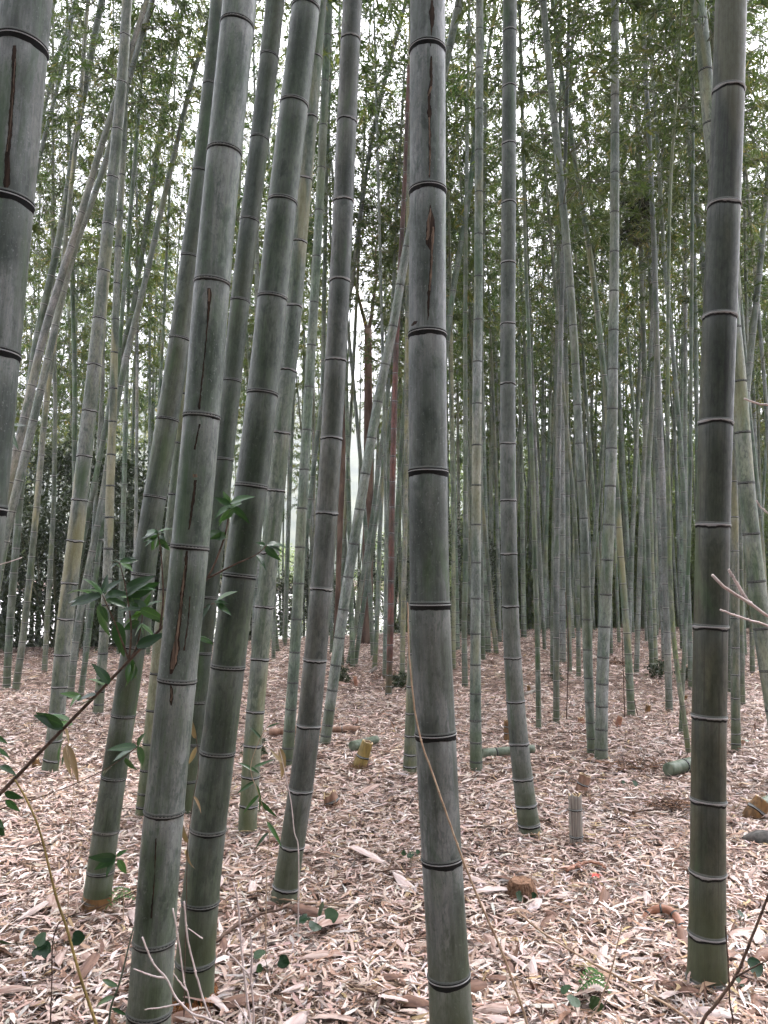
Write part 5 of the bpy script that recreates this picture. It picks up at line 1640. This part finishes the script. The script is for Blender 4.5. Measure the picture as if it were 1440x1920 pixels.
twig_bush('pale bare twig tips reaching in over the dark olive bamboo', [([(1335, 1078), (1352, 1095), (1372, 1110), (1405, 1130), (1450, 1165), (1530, 1220)], 1.3, True), ([(1366, 1068), (1382, 1095), (1400, 1125), (1408, 1132)], 1.1, False), ([(1350, 1143), (1395, 1160), (1450, 1178), (1530, 1225)], 0.8, False), ([(1394, 747), (1420, 757), (1460, 775), (1520, 900), (1535, 1220)], 0.8, False), ([(1418, 938), (1432, 956), (1470, 985), (1525, 1060)], 0.7, False)], 1.05, (1560, 3100), 0.0026, 'paletwig')
twig_bush('thin pale twig tip reaching in from the left edge', [([(41, 1045), (0, 1060), (-60, 1085), (-120, 1300)], 0.8, True)], 1.6, (-160, 2450), 0.0022, 'paletwig', 'pale_twig')
twig_bush('thin dark twig bent over the litter beside the yellow-green stalk', [([(258, 1668), (190, 1700), (122, 1722), (100, 1760)], 0.9, True)], 2.5, (95, 1900), 0.0026, 'darktwig', 'dark_twig')

# --- heart-leaved seedlings and ferns on the ground
SEED = [((590, 1748), 5, 0.085, 'dark heart-leaved seedling in front of the crusty brownish bamboo'), ((770, 1622), 4, 0.055, 'heart-leaved seedling left of the thickest grey bamboo'), ((110, 1800), 2, 0.10, 'pair of broad green ground leaves beside the yellow-green stalk'), ((45, 1800), 2, 0.10, 'broad dull ground leaf by the left edge'),
        ((505, 1842), 3, 0.07, 'dark seedling under the spray of pale twigs'), ((1180, 1480), 2, 0.06, 'small bright seedling behind the weathered grey stump'), ((985, 1700), 3, 0.06, 'small seedling in front of the fibrous root stump'), ((1390, 1740), 3, 0.06, 'seedling behind the dark olive bamboo'), ((1385, 1852), 3, 0.085, 'broad seedling at the foot of the dark olive bamboo'), ((1400, 1392), 3, 0.075, 'low green leaves beside the mossy amber-footed bamboo'), ((1085, 1905), 3, 0.075, 'low dark seedling under the tan stalk')]
for (px, n, sz, lab) in SEED:
    b = on_ground(*px)
    b[2] = float(gz(b[0], b[1]))
    root = thing('seedling', lab, 'seedling', b)
    bag = Bag()
    for k in range(n):
        a = k / n * 6.28 + random.uniform(-0.4, 0.4)
        e = b + np.array([math.cos(a) * sz * 0.45, math.sin(a) * sz * 0.45, random.uniform(0.045, 0.085)])
        bag.tube(smooth_path([np.zeros(3), (e - b) * 0.5 + np.array([0, 0, 0.02]), e - b], 5), 0.0012, 4, 0, False)
        d = np.array([math.cos(a), math.sin(a), random.uniform(-0.35, 0.05)])
        put_leaf(root, e, e + d * sz, random.choice(HEART), random.gauss(0, 0.3), sz * random.uniform(0.42, 0.75))
    obj('stem', bag.mesh('stem'), M['twig'], root)


def fern(label, px, sz, az):
    b = on_ground(*px)
    b[2] = float(gz(b[0], b[1]))
    root = thing('fern', label, 'fern', b)
    for k in range(2):
        a = az + k * 0.9
        d = np.array([math.cos(a), math.sin(a), 0])
        s_ = np.array([-math.sin(a), math.cos(a), 0])
        bag = Bag()
        t = np.linspace(0, 1, 12)
        P = np.outer(t * sz, d)
        P[:, 2] = 0.03 + 0.06 * np.sin(t * 2.6)
        bag.tube(P, np.linspace(0.0014, 0.0006, 12), 4, 0, False)
        for i in range(2, 12):
            w = sz * 0.26 * math.sin(math.pi * (0.12 + 0.85 * t[i])) + 0.006
            for sg in (-1, 1):
                e = P[i] + s_ * sg * w + d * w * 0.35
                m_ = P[i] + (e - P[i]) * 0.45 + d * 0.006
                m2 = P[i] + (e - P[i]) * 0.45 - d * 0.006
                bag.add([P[i], m_, e, m2], None, [[0, 1, 2], [0, 2, 3]], 0)
        me = bag.mesh('frond', False)
        attr(me, 'lv', 'FLOAT', np.full(len(me.vertices), 0.9))
        obj('frond', me, M['green_leaf'], root)


fern('bright green little fern at the amber foot of the leaning bamboo', (196, 1722), 0.13, 0.1)
fern('light green little fern under the tan slanting stalk', (1082, 1880), 0.11, -0.5)
fern('yellow-green little fern tuft behind the pale banded bamboo', (936, 1275), 0.2, 0.6)

# small dark shrublets in the middle of the floor
TUFT = bush_mesh('foliage', 700, 0.22, 0.34, 420, 0.085, M['shrub_leaf'], wl=0.3, clumps=14)
for (px, sc_, lab) in [((752, 1287), 1.0, 'small dark green shrublet at the foot of the yellow bamboo'), ((1238, 1272), 1.1, 'small dark shrublet left of the grey leaning bamboo'), ((1285, 1278), 0.9, 'small dark shrublet right of the grey leaning bamboo'), ((640, 1278), 0.9, 'dull shrublet left of the reddish brown bamboo'), ((478, 1412), 0.7, 'low shrublet beside the half hidden grey-green bamboo'), ((1045, 1278), 0.6, 'tiny shrublet by the brownish grey thin bamboo')]:
    b = on_ground(*px)
    r = thing('shrublet', lab, 'shrub', (b[0], b[1], float(gz(b[0], b[1]))))
    o = obj('foliage', TUFT, None, r)
    o.scale = (sc_ * 0.7, sc_ * 0.7, sc_ * 0.6)

# a single red fallen leaf
b = on_ground(1117, 1650)
V = [(0, 0, 0.006)]
for i in range(10):
    a = i / 10 * 6.283
    q = 0.034 if i % 2 == 0 else 0.014
    V.append((q * math.cos(a), q * math.sin(a), 0.004 + 0.006 * (i % 2)))
me = mk_mesh('red_leaf', V, [np.array([(0, 1 + i, 1 + (i + 1) % 10) for i in range(10)])])
M['red_leaf'] = simple_mat('red_leaf', (0.45, 0.05, 0.04), (0.62, 0.12, 0.09), 60, 0.6)
tag(obj('red_leaf', me, M['red_leaf'], None, (b[0], b[1], float(gz(b[0], b[1])) + 0.035)), 'single red star-shaped leaf lying on the litter', 'leaf')

# ------------------------------------------------------------------ splits and scars in the culm skin
M['scar_dark'] = simple_mat('split_dark', (0.012, 0.008, 0.006), (0.05, 0.03, 0.02), 60, 0.9, (2, 2, 0.3))
M['scar_wood'] = simple_mat('torn_wood', (0.055, 0.038, 0.028), (0.26, 0.185, 0.135), 70, 0.85, (3, 3, 0.2), 0.2, 1.0)


def scar(root, info, D, rows, mat, lift=1.005, jag=0.25):
    """rows: (photo y, left x, right x) down the face of a culm; a thin patch hugging the skin"""
    rows = sorted(rows)
    ys_ = [r[0] for r in rows]
    yy = np.arange(ys_[0], ys_[-1] + 0.1, 3.0)
    L = np.interp(yy, ys_, [r[1] for r in rows])
    Rr = np.interp(yy, ys_, [r[2] for r in rows])
    w = Rr - L
    L, Rr = L + 0.14 * w, Rr - 0.14 * w
    w = Rr - L
    k3 = np.array([0.25, 0.5, 0.25])
    L = L + np.convolve(rng.normal(0, jag, len(yy)), k3, 'same') * np.minimum(w, 3)
    Rr = Rr + np.convolve(rng.normal(0, jag, len(yy)), k3, 'same') * np.minimum(w, 3)
    V = []
    Ps, R = info['Ps'], info['R']
    for y, a, b_ in zip(yy, L, Rr):
        for q in (0, 0.33, 0.67, 1):
            x = a + (b_ - a) * q
            p, t = at_dist(x, y, D)
            z = p[2]
            c = np.array([np.interp(z, Ps[:, 2], Ps[:, k]) for k in range(3)])
            r = np.interp(z, Ps[:, 2], R)
            # meet the front of the culm along the ray
            d = ray(x, y)
            dx, dy = d[0], d[1]
            ox, oy = EYE[0] - c[0], EYE[1] - c[1]
            A_ = dx * dx + dy * dy
            B_ = ox * dx + oy * dy
            lf = lift + (0.006 if q in (0.33, 0.67) else -0.004)
            C_ = ox * ox + oy * oy - (r * lf) ** 2
            disc = max(B_ * B_ - A_ * C_, 0)
            tt = (-B_ - math.sqrt(disc)) / A_
            V.append(EYE + d * tt)
    n = len(yy)
    F = [(i * 4 + j, i * 4 + j + 1, (i + 1) * 4 + j + 1, (i + 1) * 4 + j) for i in range(n - 1) for j in range(3)]
    me = mk_mesh('scar', np.array(V) - info['base'], [np.array(F)])
    obj('scar', me, M[mat], next(c for c in root.children if c.name.startswith('stem')))


for rows, mat, lf in [
    ([(384, 806, 808), (395, 803, 811), (405, 801, 815), (415, 797, 818), (430, 796, 818), (440, 795, 817), (450, 795, 815), (458, 796, 812), (470, 806, 813), (500, 805, 811), (540, 802, 808), (575, 800, 806), (600, 801, 804)], 'scar_dark', 1.006),
    ([(390, 806, 809), (402, 803, 809), (416, 799, 808), (430, 799, 807), (442, 798, 806), (452, 797, 803)], 'scar_wood', 1.016),
    ([(425, 810, 815), (442, 809, 815), (470, 808, 812), (500, 807, 811), (545, 804, 807)], 'scar_wood', 1.016),
    ([(105, 806, 811), (130, 804, 812), (150, 805, 813), (170, 801, 809), (195, 801, 808), (213, 799, 812), (225, 802, 808), (280, 803, 809), (333, 803, 807)], 'scar_dark', 1.006),
    ([(162, 806, 812), (172, 803, 808), (180, 801, 804)], 'scar_wood', 1.016),
    ([(220, 803, 806), (300, 805, 808), (328, 804, 806)], 'scar_wood', 1.016),
    ([(0, 808, 812), (25, 802, 817), (42, 805, 816), (55, 808, 811), (88, 806, 809)], 'scar_dark', 1.006),
    ([(602, 776, 784), (608, 771, 780), (612, 770, 773)], 'scar_dark', 1.006)]:
    scar(CEN, CENI, CEND, rows, mat, lf)
for rows, mat, lf in [
    ([(540, 387, 396), (556, 387, 399), (572, 388, 395), (640, 385, 388), (700, 378, 382), (768, 370, 376)], 'scar_dark', 1.006),
    ([(541, 388, 394), (555, 389, 396), (566, 390, 394)], 'scar_wood', 1.016),
    ([(795, 372, 377), (820, 367, 371), (845, 362, 367)], 'scar_dark', 1.006),
    ([(889, 358, 372), (896, 359, 373)], 'scar_wood', 1.012),
    ([(900, 363, 370), (940, 358, 366), (975, 354, 360), (995, 352, 355)], 'scar_dark', 1.006),
    ([(1033, 347, 353), (1060, 345, 353), (1100, 338, 348), (1150, 333, 343), (1200, 326, 338), (1218, 320, 340), (1228, 317, 336), (1245, 316, 335), (1256, 316, 328), (1264, 317, 322)], 'scar_dark', 1.006),
    ([(1060, 346, 350), (1100, 340, 345), (1150, 335, 341), (1200, 327, 334), (1218, 322, 337), (1230, 318, 334), (1244, 317, 332), (1256, 317, 325)], 'scar_wood', 1.016),
    ([(1118, 355, 358), (1170, 350, 354), (1222, 343, 347)], 'scar_dark', 1.006),
    ([(1284, 318, 322), (1300, 318, 327), (1314, 317, 325), (1324, 320, 322)], 'scar_dark', 1.006),
    ([(1290, 319, 322), (1305, 320, 325), (1314, 319, 322)], 'scar_wood', 1.014),
    ([(1572, 291, 294), (1640, 289, 291), (1722, 281, 286)], 'scar_dark', 1.006)]:
    scar(BIG, BIGI, BIGD, rows, mat, lf)
r1, i1, d1, _ = CULMS['thick grey bamboo cut by the left edge, beside a small green sprig']
for rows, mat, lf in [([(85, 22, 32), (150, 20, 31), (200, 16, 27), (250, 13, 24), (290, 8, 20), (345, 4, 22), (352, 6, 16)], 'scar_dark', 1.006), ([(110, 27, 30), (170, 23, 26), (240, 18, 21), (285, 11, 15)], 'scar_wood', 1.014), ([(0, 2, 7), (28, 1, 4)], 'scar_dark', 1.006)]:
    scar(r1, i1, d1, rows, mat, lf)

# hanging clump of dead dark leaves caught on a thin culm
rt, it, dt, _ = CULMS['tall thin bamboo leaning left near the dark dead leaf clump']
cme = bush_mesh('dead_leaf_clump', 800, 0.24, 1.0, 1500, 0.16, M['shrub_leaf'], wl=0.17, clumps=16)
pc, _t = at_dist(1190, 455, dt)
o = obj('dead_leaf_clump', cme, None, rt, Vector(pc) - rt.location)
o.color = (0.6, 0.5, 0.45, 1)

# unseen evergreen shrubs added behind the viewpoint, keeping front sky light off the culms
for k in range(14):
    a = math.radians(-172 + k * 12.6)
    x, y = math.cos(a) * 5.0, math.sin(a) * 4.6 - 0.6
    bush('tall dark evergreen shrub added behind the viewpoint to block sky light', 'shrub', 'evergreen_shrub', EVER[k % 3], x, y, 1.15, 1.75, 'unseen evergreen shrubs added for shade')

# ------------------------------------------------------------------ damp air that fades the far hill
hb = bmesh.new()
bmesh.ops.create_cube(hb, size=1)
for v in hb.verts:
    v.co = Vector((v.co.x * 1210, 400 + v.co.y * 1010, 60 + v.co.z * 130))
hme = bpy.data.meshes.new('haze')
hb.to_mesh(hme)
hb.free()
hm = MT('haze_air')
pv = hm.n('ShaderNodeVolumePrincipled')
pv.inputs['Color'].default_value = (0.93, 0.95, 1.0, 1)
pv.inputs['Density'].default_value = 0.0009
hm.nt.links.new(pv.outputs[0], hm.out.inputs['Volume'])
tag(obj('haze', hme, hm.m), 'thin pale haze in the air', None, None, 'stuff')
